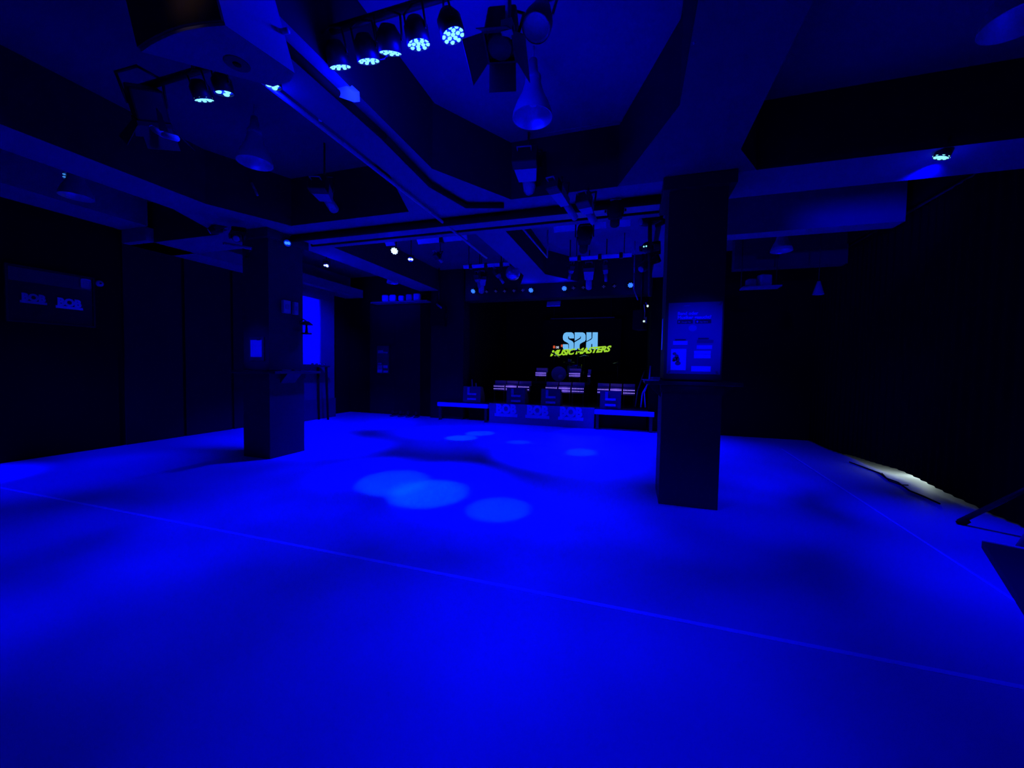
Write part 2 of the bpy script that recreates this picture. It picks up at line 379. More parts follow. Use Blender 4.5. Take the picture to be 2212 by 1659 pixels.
struct('trim_13', MB().box((1.6, 7.5, 3.05), (3.2, 7.7, ZC)), M['plinth'], 'lower hanging wall behind the lit one')
struct('trim_14', MB().box((XL, 3.9, 3.1), (XL + .55, 8.72, 3.3)).box((XL, YN, 3.3), (XL + .6, 3.9, ZC)), M['beam'], 'box casing along the top of the long wall')

# ------------------------------------------------------------------ pillars with shelves
def pillar(label, x0, x1, y0, y1, m):
    cx, cy = (x0 + x1) / 2, (y0 + y1) / 2
    t = thing('pillar', label, 'pillar', (cx, cy, 0))
    hx, hy = (x1 - x0) / 2, (y1 - y0) / 2
    MB().box((-hx + .01, -hy + .01, 1.22), (hx - .01, hy - .01, ZB)).build('shaft', M[m], t)
    MB().box((-hx - .05, -hy - .05, 2.98), (hx + .05, hy + .05, ZB - .002), bevel=.006).build('capital', M[m], t)
    MB().box((-hx, -hy, 0), (hx, hy, 1.1), bevel=.006).build('base_cladding', M['pillarfar'], t)
    sh = MB().box((-hx - .16, -hy - .05, 1.165), (hx + .16, hy + .16, 1.2), bevel=.005).build('drink_shelf', M['shelf'], t)
    b = MB()
    for sx in (-1, 1): b.prism([(sx * hx, 1.165), (sx * (hx + .13), 1.165), (sx * hx, 1.03)], -.12, .12, 'xz')
    b.box((-hx - .012, -hy - .012, 1.09), (hx + .012, hy + .012, 1.165))
    b.build('shelf_bracket', M['shelf'], t)
    return t
pillar('square pillar holding the music poster', .27, .79, 3.97, 4.5, 'pillar')
pillar('square pillar beside the bright white panel, holding a small clipped sheet', -5.17, -4.69, 3.99, 4.57, 'pillarfar')

# poster on the near pillar
t = thing('poster', 'poster headed Band oder Musiker gesucht taped to the pillar', 'poster', (.54, 3.973, 1.27))
MB().box((-.235, -.004, 0), (.225, 0, .67)).build('sheet', M['poster'], t)
text_part('heading', 'Band oder\nMusiker gesucht?', M['board'], t, (-.155, -.005, .555), .042, bold=.0008)
for k, (x0, s, nm) in enumerate(((-.155, 'Google Play', 'store_badge'), (.0, 'App Store', 'store_badge'))):
    p = MB().box((x0, -.006, .472), (x0 + .135, -.004, .508), bevel=.0008).build(nm, M['ink'], t)
    text_part('badge_text', s, M['mid'], p, (x0 + .036, -.0065, .482), .017)
    if k == 0: MB().prism([(x0 + .01, .48), (x0 + .01, .5), (x0 + .026, .49)], -.0075, -.006, 'xz').build('badge_mark', M['mid'], p)
    else: MB().prism([(x0 + .018 + .009 * math.cos(a * .7), .489 + .01 * math.sin(a * .7)) for a in range(9)], -.0075, -.006, 'xz').build('badge_mark', M['mid'], p)
text_part('small_line', 'seeker', M['mid'], t, (-.1, -.005, .635), .02)
MB().prism([(-.02 + .036 * math.cos(a * .3), .43 + .03 * math.sin(a * .3)) for a in range(21)], -.005, -.004, 'xz').build('emblem', M['panel'], t)
def rect(nm, x0, x1, z0, z1, m, y=-.006, parent=None): return MB().box((x0, y, z0), (x1, y + .002, z1)).build(nm, m, parent or t)
rect('pale_field', -.185, -.06, .275, .31, M['paper'])
ph = rect('picture_field', -.2, -.068, .035, .235, M['paper'])
b = MB()
for cx, cz, rx, rz in ((-.17, .19, .018, .014), (-.15, .165, .018, .02), (-.165, .14, .022, .02), (-.14, .135, .017, .025), (-.138, .1, .026, .02), (-.175, .125, .014, .012)):
    b.prism([(cx + rx * math.cos(a * .5236), cz + rz * math.sin(a * .5236)) for a in range(12)], -.0085, -.006, 'xz')
b.build('picture_figure', M['dimprint'], ph)
rect('pale_field', 0, .14, .15, .185, M['paper']); rect('pale_field', 0, .14, .19, .218, M['paper'])
rect('pale_field', -.02, .145, .025, .075, M['paper'])
rect('grey_field', .02, .15, .235, .27, M['mid']); rect('grey_field', .02, .16, .29, .32, M['dimprint'])
rect('grey_field', -.17, -.075, .315, .328, M['ink']); rect('grey_field', .03, .12, .325, .338, M['ink'])
for x, z, a in ((-.215, .012, .4), (.2, .012, -.4), (.21, .655, .5)):
    MB().box((-.008, -.0075, -.02), (.008, -.006, .02), Matrix.Translation((x, 0, z)) @ Matrix.Rotation(a, 4, 'Y')).build('tape', M['tape'], t)
t2 = thing('light_strip', 'pale bright strip on the side of the poster pillar', 'sign', (.262, 4.05, 1.5))
MB().box((-.004, -.03, 0), (0, .03, .3)).build('strip', M['white'], t2)

# sheet on the far pillar
t = thing('sign', 'small white sheet in a clip frame on the far pillar', 'sign', (-4.9, 3.99, 1.36))
MB().box((-.13, -.012, -.02), (.13, 0, .3)).build('backing', M['dimprint'], t)
MB().box((-.1, -.018, .03), (.1, -.012, .26)).build('sheet', M['board'], t)
MB().box((.02, -.024, .255), (.075, -.012, .285)).build('clip', M['tape'], t)
MB().box((-.06, -.016, -.012), (.06, -.012, .01)).build('tape', M['tape'], t)
for k, (y0, y1, lab) in enumerate(((4.18, 4.3, 'small pale box on the far pillar, wider of a pair near the white panel'), (4.36, 4.43, 'small pale box on the far pillar, narrower of a pair near the white panel'))):
    t = thing('switch_box', lab, 'switch box', (-4.69, (y0 + y1) / 2, 2.1), group='small boxes on the far pillar')
    h = (y1 - y0) / 2
    MB().box((0, -h, -.09), (.05, h, .09), bevel=.008).build('housing', M['mid'], t)
    MB().box((.05, -h * .5, -.03), (.056, h * .5, .03)).build('switch', M['grey'], t)
# small fan-like work lamp beside the far pillar
t = thing('clip_lamp', 'small dark clip lamp on an arm in front of the bright white panel', 'lamp', (-4.69, 4.5, 1.9))
b = MB(); b.lathe([(0, .05), (.03, .05), (.09, 0), (.085, -.005), (0, .03)], 16, Matrix.Translation((.12, 0, -.02))); b.build('shade', M['black'], t)
MB().tube([(0, 0, .02), (.06, 0, .06), (.12, 0, .03)], .008).build('arm', M['black'], t)
MB().lathe([(0, 0), (.07, .0), (.07, .02), (0, .02)], 16, Matrix.Translation((.12, 0, -.16))).build('drip_plate', M['black'], t)
MB().cyl((.12, 0, -.14), (.12, 0, -.02), .022, .012).build('stem', M['black'], t)

# ------------------------------------------------------------------ white panel with high table by the bright pier
t = thing('white_panel', 'bright white upright panel standing behind the far pillar', 'panel', (-7.12, 7.12, 1.3))
MB().box((-.03, -.32, 0), (0, .27, 1.54), bevel=.004).build('board', M['board'], t)
MB().box((-.035, .27, 0), (.012, .3, 1.54)).build('edge_frame', M['grey'], t)
t = thing('high_table', 'dark high table on slanting legs against the pale pier', 'table', (-6.98, 7.0, 0))
MB().box((-.13, -.5, 1.24), (.14, .42, 1.28), bevel=.004).build('tabletop', M['shelf'], t)
for sx, sy in ((-.1, -.4), (.1, -.4), (-.1, .3), (.1, .34)):
    MB().cyl((sx, sy, 1.24), (sx * 1.1, sy * 1.12, 0), .028, .022, 10).build('leg', M['blackm'], t)
for k in range(4):
    o = thing('glass', 'small shiny glass in a row on the high table by the white panel', 'glass', (-6.9, 6.95 + .12 * k, 1.28), group='glasses on the high table')
    MB().lathe([(0, 0), (.022, 0), (.028, .05), (.026, .05), (.02, .006), (0, .006)], 12).build('cup', M['chrome'], o)

# ------------------------------------------------------------------ lamps
def lens_dots(parent, r, rings, mname, dot, z=-.004):
    first = None
    for n, rr in rings:
        for k in range(n):
            a = 2 * math.pi * k / n + (.3 if n > 6 else 0)
            p = (rr * r * math.cos(a), rr * r * math.sin(a), z)
            if first is None:
                b = MB(); b.lathe([(0, -dot * .6), (dot * .7, -dot * .45), (dot, 0), (0, 0)], 10); first = b.build('led', M[mname], parent, p)
            else: part_copy(first, parent, p)
def par(label, pos, d, r=.066, led='led', rings=((1, 0), (5, .42), (9, .8)), dot=.0125, group='round LED lamps', yoke=True, hang=None):
    """round LED lamp; its face is at pos and looks along d"""
    t = thing('led_par_light', label, 'stage lamp', pos, aim_quat(d), group)
    b = MB(); b.lathe([(r * .93, -.012), (r, -.012), (r, r * 1.1), (r * .6, r * 1.7), (0, r * 1.8)], 22)
    b.lathe([(r * .93, -.012), (r * .93, .006)], 22)
    b.build('housing', M['black'], t)
    lp = MB().lathe([(0, 0), (r * .93, 0), (r * .93, .006), (0, .006)], 22).build('lens_panel', M['ledwell'] if led != 'leddim' else M['black'], t)
    lens_dots(lp, r, rings, led, dot)
    if yoke:
        b = MB(); w = r * 1.1
        b.tube([(-w, 0, r * .7), (-w, 0, r * 2.4), (0, 0, r * 2.7), (w, 0, r * 2.4), (w, 0, r * .7)], r * .09, 6)
        b.cyl((-w, 0, r * .7), (-r * .95, 0, r * .7), r * .14, None, 8).cyl((w, 0, r * .7), (r * .95, 0, r * .7), r * .14, None, 8)
        b.build('yoke', M['black'], t)
    if hang: hanger(t, (0, 0, r * 2.65), hang)
    return t
def hanger(t, local, z1):
    """rod from a point of the lamp straight up to what carries it"""
    q = t.rotation_quaternion; a = Vector(local); up_ = q.inverted() @ Vector((0, 0, 1))
    z0 = (Vector(t.location) + q @ a).z
    if z1 - z0 > .01: MB().cyl(a, a + up_ * (z1 - z0), .011, None, 8).build('hanger', M['black'], t)
def tilt(deg, dx=0.0): return (dx, math.sin(R(deg)), -math.cos(R(deg)))
GA = 'LED lamps in the row by the hanging speaker'
pos = lambda px, py, z: at(px, py, 2, z)
par('round LED lamp, first of five in the slanting row, nearest the hanging speaker', pos(734, 141, 3.1), tilt(26), group=GA)
tp = par('round LED lamp with a shiny bracket below, second of five in the slanting row', pos(796, 128, 3.1), tilt(24), group=GA)
MB().tube([(-.055, .1, .03), (-.03, .13, .03), (.03, .14, .03), (.075, .1, .03)], .006, 6).build('safety_bracket', M['chrome'], tp, label='shiny curved bracket')
par('round LED lamp, middle of five in the slanting row', pos(843, 110, 3.1), tilt(24, -.14), group=GA)
par('round LED lamp, fourth of five in the slanting row', pos(904, 92, 3.1), tilt(15, .08), group=GA)
par('round LED lamp nearest the lamp with black flaps, last of five in the slanting row', pos(978, 73, 3.1), tilt(9, .26), group=GA)
par('round LED lamp half hidden under the corner of the hanging speaker', pos(590, 184, 3.07), tilt(12), .05, rings=((3, .5),), dot=.018)
par('round LED lamp with tapering back, left of the pair below the hanging speaker', pos(440, 213, 3.1), tilt(24), .06, hang=ZC)
par('LED lamp with three big lenses below the hanging speaker', pos(484, 198, 3.1), tilt(16), .058, rings=((3, .55),), dot=.02, hang=ZC)
GB = 'LED lamps between the pillars and the stage'
par('bright white LED lamp, upper of the pair above the small bell lamp', pos(852, 542, 3.1), (.25, -.75, -.6), .05, 'ledfar', group=GB, dot=.017, hang=ZC)
par('bright white LED lamp with two lenses, lower of the pair above the small bell lamp', pos(887, 560, 3.1), (.3, -.6, -.75), .048, 'ledfar', ((2, .45),), .022, group=GB, hang=ZC)
par('bright flat LED lamp nearest the far pillar, above the white panel', pos(705, 573, 3.1), (.25, -.3, -.9), .05, 'ledfar', ((2, .25), (3, .6)), .02, group=GB, hang=ZC)
par('bright LED lamp fixed to the cross beam near the curtain side', pos(2034, 338, 3.06), (-.3, .18, -.95), .052, 'led', ((1, 0), (5, .45), (8, .8)), .014, hang=3.12)
par('small dim blue lamp on the side of the far pillar near its top', at(621, 525, 0, -4.6), (.5, -.7, -.5), .05, 'ledstage', ((2, .3),), .022)
GC = 'lamps on the header above the stage'
for px, py, lab in ((1022, 629, 'bright blue lamp on the stage header, leftmost of the four lit'), (1147, 627, 'bright blue lamp on the stage header, second of the four lit'),
                    (1219, 623, 'bright blue lamp on the stage header, third of the four lit'), (1362, 616, 'bright blue lamp on the stage header, rightmost of the four lit')):
    par(lab, at(px, py, 1, 8.36), (0, -.85, -.5), .052, 'ledstage', ((1, 0), (5, .5), (8, .85)), .013, group=GC)
for k, (px, py) in enumerate(((1051, 630), (1071, 629), (1090, 629), (1110, 628), (1129, 627), (1239, 622), (1260, 621), (1304, 619), (1327, 618))):
    par(['unlit lamp on the stage header next to the leftmost lit one'] [0] if k == 0 else
        ['', 'second unlit lamp from the left on the stage header', 'middle unlit lamp of the left five on the stage header', 'fourth unlit lamp of the left five on the stage header', 'unlit lamp next to the second lit one on the stage header',
         'unlit lamp just right of the third lit one on the stage header', 'second unlit lamp right of the third lit one on the stage header', 'unlit lamp third right of the third lit one on the stage header', 'last unlit lamp before the rightmost lit one on the stage header'][k],
        at(px, py, 1, 8.36), (0, -.8, -.6), .042, 'leddim', ((1, 0), (4, .55)), .014, group=GC)

def bell(label, pos_, r=.15, s=1.0):
    t = thing('pendant_lamp', label, 'pendant lamp', pos_, None, 'bell shaped pendant lamps')
    o = [(r, 0), (r * .97, .03), (r * .8, .1), (r * .56, .17), (r * .42, .24), (r * .38, .27)]
    i = [(a - .006, z) for a, z in o]
    b = MB(); b.lathe(o, 40); b.mi = 1; b.lathe(i + [(0, .272)], 40); b.mi = 0; b.lathe([(r, 0), (r - .006, 0)], 40)
    b.build('shade', [M['mid'], M['refl']], t)
    MB().lathe([(0, .262), (r * .4, .262), (r * .4, .3), (r * .24, .33), (r * .2, .42), (0, .42)], 20).build('socket_cap', M['grey'], t)
    MB().cyl((0, 0, .42), (0, 0, ZC - pos_[2]), .007, None, 8).build('rod', M['grey'], t)
    MB().lathe([(0, .08), (.03, .095), (.038, .13), (.026, .18), (.02, .26), (0, .26)], 14).build('bulb', M['white'], t)
    return t
bell('large bell lamp with its white inside in view, near the middle beam', pos(1150, 255, 3.17))
bell('bell lamp hanging below the speaker, white inside in view', pos(551, 353, 3.17))
bell('dim bell lamp nearest the long black wall', pos(165, 426, 3.17))
bell('far bell lamp below the lit hanging wall', pos(1688, 543, 3.17))
bell('smallest bell lamp, above the five square boxes', pos(848, 612, 3.17), .13)
bell('bell lamp cut off by the upper corner of the picture', pos(2205, 46, 3.17), .155)

def flap(b, w0, w1, L, a, r):
    """one barn door: trapezoid hinged at distance r, opened by a"""
    M_ = Matrix.Rotation(a, 4, 'Z') @ Matrix.Translation((0, r, 0)) @ Matrix.Rotation(R(38), 4, 'X')
    b.loft([M_ @ Vector(p) for p in ((-w0, 0, 0), (w0, 0, 0), (w1, 0, -L), (-w1, 0, -L))], [M_ @ Vector(p) for p in ((-w0, .004, 0), (w0, .004, 0), (w1, .004, -L), (-w1, .004, -L))])
def fresnel(label, pos_, d, s=1.0, m='black', flapm='plinth', zroot=None, roll=0.0):
    t = thing('fresnel_lamp', label, 'stage lamp', pos_, aim_quat(d) @ Quaternion((0, 0, 1), roll), 'lamps with barn door flaps')
    t.scale = (s, s, s)
    MB().box((-.1, -.1, .03), (.1, .1, .24), bevel=.015).build('body', M[m], t)
    MB().lathe([(0, .0), (.075, -.012), (.09, .0), (.095, .03), (0, .03)], 24).build('lens', M['shelf'], t)
    MB().box((-.105, -.105, -.004), (-.09, .105, .03)).box((.09, -.105, -.004), (.105, .105, .03)).box((-.09, .09, -.004), (.09, .105, .03)).box((-.09, -.105, -.004), (.09, -.09, .03)).build('colour_frame', M[m], t)
    for k in range(4):
        b = MB(); flap(b, .095, .15 if k % 2 else .1, .17, k * math.pi / 2, .1); b.build('barn_door', M[flapm], t)
    b = MB(); b.tube([(-.115, 0, .12), (-.13, .0, .3), (0, 0, .36), (.13, 0, .3), (.115, 0, .12)], .01, 6); b.build('yoke', M[m], t)
    return t
fresnel('dark lamp with open black flaps beside the large bell lamp', at(1080, 102, 1, 2.05), (-.02, -.3, -.95), .8, flapm='plinth', roll=.2)
MB_ = MB().cyl((0, 0, -.13), (0, 0, .4), .016).box((-.03, -.03, -.16), (.03, .03, -.1))
tag(MB_.build('hanging_pole', M['mid'], None, at(1098, 8, 1, 2.0)), 'short pale pole holding the lamp with black flaps', 'pole')
o = fresnel('dark lamp with flaps and a broad pale bracket below the hanging speaker', at(330, 268, 1, 2.0), (-.35, .45, -.8), .95, roll=.5)
qi = o.rotation_quaternion.inverted()
loc_ = lambda x, y, yy: (qi @ (at(x, y, 1, yy) - Vector(o.location))) / o.scale.x
MB().tube([loc_(x, y, 1.96) for x, y in ((308, 212), (311, 255), (330, 278), (355, 292), (382, 299))], .022, 8).build('broad_bracket', M['white'], o, label='pale curved bracket')
qq = [loc_(x, y, 1.9) for x, y in ((338, 235), (350, 250), (364, 285), (345, 282))]
MB().loft(qq, [p + Vector((0, .012, .012)) for p in qq]).build('side_plate', M['grey'], o)
hanger(o, (0, 0, .36), 3.32)
t = thing('small_spotlight', 'small round spotlight with a pale face beside the black flaps', 'stage lamp', at(1158, 62, 1, 2.1), aim_quat((-.1, -.35, -.9)))
MB().lathe([(.075, 0), (.08, 0), (.08, .06), (.05, .16), (0, .17)], 24).build('housing', M['grey'], t)
MB().lathe([(0, .03), (.06, .02), (.074, .004), (.074, .01), (0, .04)], 24).build('reflector', M['white'], t)
MB().tube([(-.09, 0, .05), (-.09, 0, .2), (.09, 0, .2), (.09, 0, .05)], .008, 6).build('yoke', M['grey'], t)

def profile(label, a, c, w=.085, m='grey', rear='black', dome=False, top=3.7):
    """long theatre spotlight from rear a to front c"""
    a, c = Vector(a), Vector(c); d = (c - a); L = d.length
    t = thing('profile_spotlight', label, 'stage lamp', a, aim_quat(d), 'long spotlights pointing at the stage')
    b = MB(); b.loft([(-w, -w * .8, -.1), (w, -w * .8, -.1), (w, w * .8, -.1), (-w, w * .8, -.1)], [(-w * .8, -w * .6, -L * .55), (w * .8, -w * .6, -L * .55), (w * .8, w * .6, -L * .55), (-w * .8, w * .6, -L * .55)])
    b.build('lamp_house', M[m], t)
    b = MB(); b.lathe([(0, -L * .55), (w * .6, -L * .55), (w * .62, -L), (w * .5, -L), (w * .48, -L * .9), (0, -L * .9)], 18); b.build('lens_tube', M[m], t)
    if dome: MB().lathe([(0, .06), (w * .6, .045), (w * 1.05, .0), (w * 1.1, -.1), (0, -.1)], 20).build('rear_cap', M[rear], t)
    else: MB().box((-w * 1.1, -w * .9, -.1), (w * 1.1, w * .9, 0), bevel=.01).build('rear_cap', M[rear], t)
    MB().tube([(-w * .6, .02, .0), (-w * .6, .02, .05), (w * .6, .02, .05), (w * .6, .02, 0)], .007, 6).build('handle', M['grey'], t)
    b = MB(); b.tube([(-w * 1.25, 0, -L * .35), (-w * 1.25, w * 2.2, -L * .35), (w * 1.25, w * 2.2, -L * .35), (w * 1.25, 0, -L * .35)], .009, 6); b.build('yoke', M['black'], t)
    hanger(t, (0, w * 2.2, -L * .35), top)
    return t
P32 = lambda px, py: at(px, py, 2, 3.2)
profile('pale spotlight pointing at the stage, below the thin rail and near the middle beam', pos(1133, 330, 3.35), pos(1146, 420, 3.16), .11, 'mid')
profile('long spotlight above the cross beam, nearest the far pillar', P32(683, 392), pos(722, 452, 3.1), .085)
profile('long pale slanting spotlight crossing the cross beam, left of a pair', pos(1192, 395, 2.95), pos(1242, 470, 2.84), .055, 'mid', top=3.1)
profile('long pale slanting spotlight crossing the cross beam, right of a pair', pos(1258, 425, 2.95), pos(1282, 478, 2.84), .065, 'mid', top=3.1)
profile('black spotlight with round rear end, upper one near the poster pillar', pos(1330, 442, 3.05), pos(1328, 484, 2.95), .085, 'char', 'blackm', True)
profile('black spotlight with round rear end in front of the bright rail', pos(1264, 495, 3.1), pos(1260, 540, 3.0), .095, 'char', 'blackm', True)
for px0, py0, px1, py1, w, lab in ((1029, 592, 1036, 622, .05, 'short slim spotlight under the far rail, left of the mirror ball'), (1068, 583, 1088, 612, .045, 'slim spotlight with a bright tip beside the mirror ball'),
                                   (1237, 572, 1229, 604, .045, 'slim spotlight under the far rail, leftmost of three above the stage'), (1308, 570, 1309, 608, .045, 'slim spotlight under the far rail, rightmost of three above the stage'),
                                   (940, 548, 955, 566, .05, 'slanting spotlight beside the bright white pair of lamps')):
    profile(lab, pos(px0, py0, 3.2), at(px1, py1, 1, pos(px0, py0, 3.2).y + .15), w, 'grey')
for px, py0, py1, lab in ((1272, 572, 622, 'broad pale spotlight between the slim ones, right of the middle beam'), (1040, 590, 630, 'broad pale spotlight above the leftmost lit header lamp')):
    profile(lab, at(px, py0, 1, 7.65), at(px, py1, 1, 8.15), .1, 'mid')

# rails
def rail(label, px0, py0, px1, py1, z, m='white', h=.05, n=0):
    a, c = at(px0, py0, 2, z), at(px1, py1, 2, z); y = (a.y + c.y) / 2
    L = c.x - a.x
    t = thing('light_rail', label, 'rail', (a.x, y, z), None, 'pale rails under the ceiling')
    MB().box((0, -.012, -h * .62), (L, .012, h * .62), Matrix.Rotation(R(38), 4, 'X'), bevel=.004).build('bar', M[m], t)
    for f in (.12, .88): MB().cyl((L * f, 0, h / 2), (L * f, 0, ZC - z), .008, None, 8).build('hanger', M['black'], t)
    for k in range(n):
        f = (k + .5) / n
        MB().box((L * f - .03, -.035, -h * .8), (L * f + .03, .035, h * .8), bevel=.006).build('clamp', M['black'], t)
    return t
rail('bright pale rail behind the round ended spotlight', 1195, 492, 1310, 485, 3.3, h=.09)
rail('short bright rail right of the long one, near the poster pillar', 1338, 480, 1362, 478, 3.3, h=.1)
rail('bright pale rail beyond the cross beam, left of the middle beam', 900, 520, 1010, 512, 3.3, h=.08, n=1)
rail('shortest bright rail, above the white pair of lamps', 833, 526, 851, 524, 3.3, h=.07)
rail('long pale rail with clamps left of the mirror ball', 998, 575, 1103, 572, 3.3, h=.06, n=3)
rail('long pale rail with clamps above the stage, right of the middle beam', 1230, 560, 1365, 550, 3.3, h=.06, n=3)
# thin rails and pipes
def pipe(name, label, cat, pts, r, m, seg=10):
    p0 = Vector(pts[0]); return tag(MB().tube([Vector(p) - p0 for p in pts], r, seg).build(name, M[m], None, p0), label, cat)
pipe('conduit', 'long pale pipe along the edge of the middle beam', 'pipe', [(-2.275, 1.7, 3.075), (-2.275, 2.6, 3.075), (-2.26, 4.0, 3.06), (-2.2, 5.6, 2.98)], .018, 'mid')
pipe('cable_bundle', 'thick black cable bundle under the middle beam', 'cable', [(-1.9, 1.7, 3.065), (-1.88, 2.6, 3.06), (-1.93, 3.4, 3.065), (-1.8, 3.95, 3.07), (-1.4, 4.06, 3.07)], .028, 'blackm')
pipe('duct', 'dark pipe under the cross beam, nearer one', 'pipe', [(-4.6, 4.3, 3.055), (.25, 4.3, 3.055)], .045, 'blackm', 14)
pipe('duct', 'thin dark pipe under the cross beam, farther one', 'pipe', [(-4.6, 4.64, 3.07), (.25, 4.64, 3.07)], .025, 'blackm', 14)
tag(MB().box((0, -.09, -.03), (4.75, .09, .03), bevel=.01).build('cable_tray', M['grey'], None, (-4.5, 4.47, 3.07)), 'pale flat cable tray between the two dark pipes under the cross beam', 'tray')
pipe('thin_rail', 'thin rail crossing behind the large bell lamp', 'rail', [at(960, 320, 1, 3.93), at(1440, 245, 1, 3.93)], .012, 'grey')
pipe('lamp_bar', 'dark bar carrying the row of five round lamps', 'bar', [(-3.7, 1.97, 3.32), (-2.3, 1.97, 3.32), (-.45, 1.97, 3.32)], .024, 'black')
pipe('thin_rail', 'thin slanting rail right of the middle beam, between the rails', 'rail', [(pos(1126, 490, 3.2).x, pos(1126, 490, 3.2).y, 3.66), pos(1126, 490, 3.2), pos(1182, 556, 3.2), (pos(1182, 556, 3.2).x, pos(1182, 556, 3.2).y, 3.66)], .014, 'mid')
pipe('cable', 'loose cable hanging beside the beam over the poster pillar', 'cable', [pos(1500, 90, 3.1), at(1470, 180, 1, 3.2), at(1440, 245, 1, 3.6), at(1428, 300, 1, 3.8), at(1395, 380, 1, 3.95)], .008, 'mid')
# angled cover plate by the beam, cable hook, plug
t = thing('cover_plate', 'pale angled plate beside the middle beam, under the row of lamps', 'plate', (-1.8, 2.0, 3.0))
q = [at(x, y, 1, 2.12) - Vector((-1.8, 2.0, 3.0)) for x, y in ((680, 160), (692, 182), (725, 207), (765, 221), (764, 200), (740, 178))]
MB().loft(q, [p + Vector((.02, .03, .02)) for p in q]).build('plate', M['white'], t)
MB().cyl(q[1] + Vector((.03, .015, 0)), (q[1].x + .03, q[1].y + .015, .33), .008).build('hook', M['black'], t)
pipe('cable_hook', 'small upright bright hook on the long pale pipe', 'hook', [at(692, 262, 0, -2.26), at(691, 240, 0, -2.26), at(691, 234, 0, -2.24)], .012, 'white')
t = thing('hanging_plug', 'small pale plug hanging on a thin cable above the cross beam', 'plug', at(1003, 362, 1, 3.6))
MB().lathe([(0, -.05), (.016, -.05), (.026, .03), (.014, .06), (0, .06)], 12).build('plug_body', M['white'], t)
MB().tube([(0, 0, .06), (0, .01, .3), (0, 0, ZC - t.location.z)], .004, 6).build('cord', M['black'], t)
pipe('hanging_stick', 'small pale stick lamp hanging below the bell lamp by the speaker', 'stick', [at(543, 395, 1, 3.6), at(551, 410, 1, 3.6), at(556, 422, 1, 3.6)], .014, 'mid')

# bracket lamp near the long wall
t = thing('wall_bracket', 'pale curved bracket under the ceiling above the dim bell lamp', 'bracket', at(86, 318, 1, 2.5))
o_ = Vector(t.location)
MB().tube([at(x, y, 1, 2.5) - o_ for x, y in ((72, 304), (58, 313), (72, 322))], .03, 8).build('arm', M['mid'], t)
MB().tube([at(x, y, 1, 2.5) - o_ for x, y in ((88, 326), (104, 332), (120, 322))], .026, 8).build('hook', M['mid'], t)
MB().tube([at(x, y, 1, 2.52) - o_ for x, y in ((70, 316), (92, 326))], .028, 8).build('clamp', M['black'], t)
t = thing('sensor_lamp', 'small bright lit lamp with ribbed face above the dim bell lamp', 'lamp', at(145, 381, 1, 2.75))
MB().box((-.045, -.02, -.05), (.045, .06, .05), bevel=.012).build('housing', M['white'], t)
for k in range(2): MB().cyl((-.025, -.024, .02 - .03 * k), (.015, -.024, .01 - .03 * k), .005, None, 6).build('led_strip', M['ledstage'], t)

# cluster of moving heads on the far pillar
def moving_head(label, p, d, s=1.0, eye='grey'):
    t = thing('moving_head_lamp', label, 'stage lamp', p, aim_quat(d), 'moving head lamps'); t.scale = (s, s, s)
    MB().lathe([(0, -.11), (.06, -.11), (.085, -.02), (.08, .08), (.04, .13), (0, .13)], 20).build('head', M['black'], t)
    MB().lathe([(0, -.122), (.045, -.118), (.055, -.11), (0, -.11)], 16).build('lens', M[eye], t)
    MB().box((-.12, -.04, -.03), (-.09, .04, .22), bevel=.008).box((.09, -.04, -.03), (.12, .04, .22), bevel=.008).box((-.12, -.05, .2), (.12, .05, .25), bevel=.01).build('yoke', M['black'], t)
    MB().box((-.11, -.1, .25), (.11, .1, .32), bevel=.012).build('base', M['blackm'], t)
    return t
moving_head('moving lamp beside the top of the far pillar, pale front turned outward', at(466, 496, 1, 3.75), (-.5, -.7, -.5), .7, 'white')
moving_head('moving lamp beside the top of the far pillar, nearest the pillar', at(512, 512, 1, 3.6), (.6, -.6, -.5), .7, 'mid')
pipe('hanging_pole', 'thin upright pole above the moving lamps by the far pillar', 'pole', [at(496, 368, 1, 3.7), at(498, 480, 1, 3.7)], .012, 'mid')
t = thing('lamp_bar', 'short pale bar under the moving lamps by the far pillar', 'bar', at(486, 526, 1, 3.75))
o_ = Vector(t.location)
MB().tube([Vector((0, 0, 0)), at(543, 537, 1, 3.75) - o_], .018, 8).build('tube', M['mid'], t)
MB().cyl(at(543, 537, 1, 3.75) - o_, (-5.08 - o_.x, 4.0 - o_.y, at(543, 537, 1, 3.75).z - o_.z), .014).build('strut', M['black'], t)
MB().sphere((0, 0, 0), .022, 10, 8).build('end_cap', M['chrome'], t)
mh = moving_head('moving lamp with two bright lenses on the near side of the poster pillar', at(1399, 535, 1, 5.0), (-.3, -.9, -.2), .8, 'black')
for dx in (-.018, .018): MB().sphere((dx, .012, -.126), .012, 10, 6).build('led', M['led'], mh)
moving_head('moving lamp with a pale front high beside the poster pillar', at(1418, 445, 1, 4.75), (-.4, -.6, -.6), .8, 'mid')
moving_head('moving lamp with a pale side, between two others beside the poster pillar', at(1396, 478, 1, 5.2), (-.7, -.5, -.2), .75, 'mid')
moving_head('lowest dark moving lamp beside the poster pillar', at(1392, 575, 1, 5.3), (-.5, -.6, -.6), .75, 'grey')
pipe('lamp_pole', 'upright dark pole carrying the moving lamps beside the poster pillar', 'pole', [at(1404, 405, 1, 5.12), at(1404, 640, 1, 5.12)], .025, 'black')
pipe('cable', 'thin pale cable hanging beside the stage opening', 'cable', [(at(1371, 548, 1, 7.6).x, 7.6, ZC), at(1371, 548, 1, 7.6), at(1370, 590, 1, 7.6), at(1369, 625, 1, 7.6), at(1378, 648, 1, 7.6)], .012, 'mid')
pipe('cable', 'thin pale cable ending at a small round lamp beside the stage', 'cable', [at(1391, 658, 1, 8.3), at(1393, 675, 1, 8.3), at(1391, 692, 1, 8.3)], .008, 'mid')
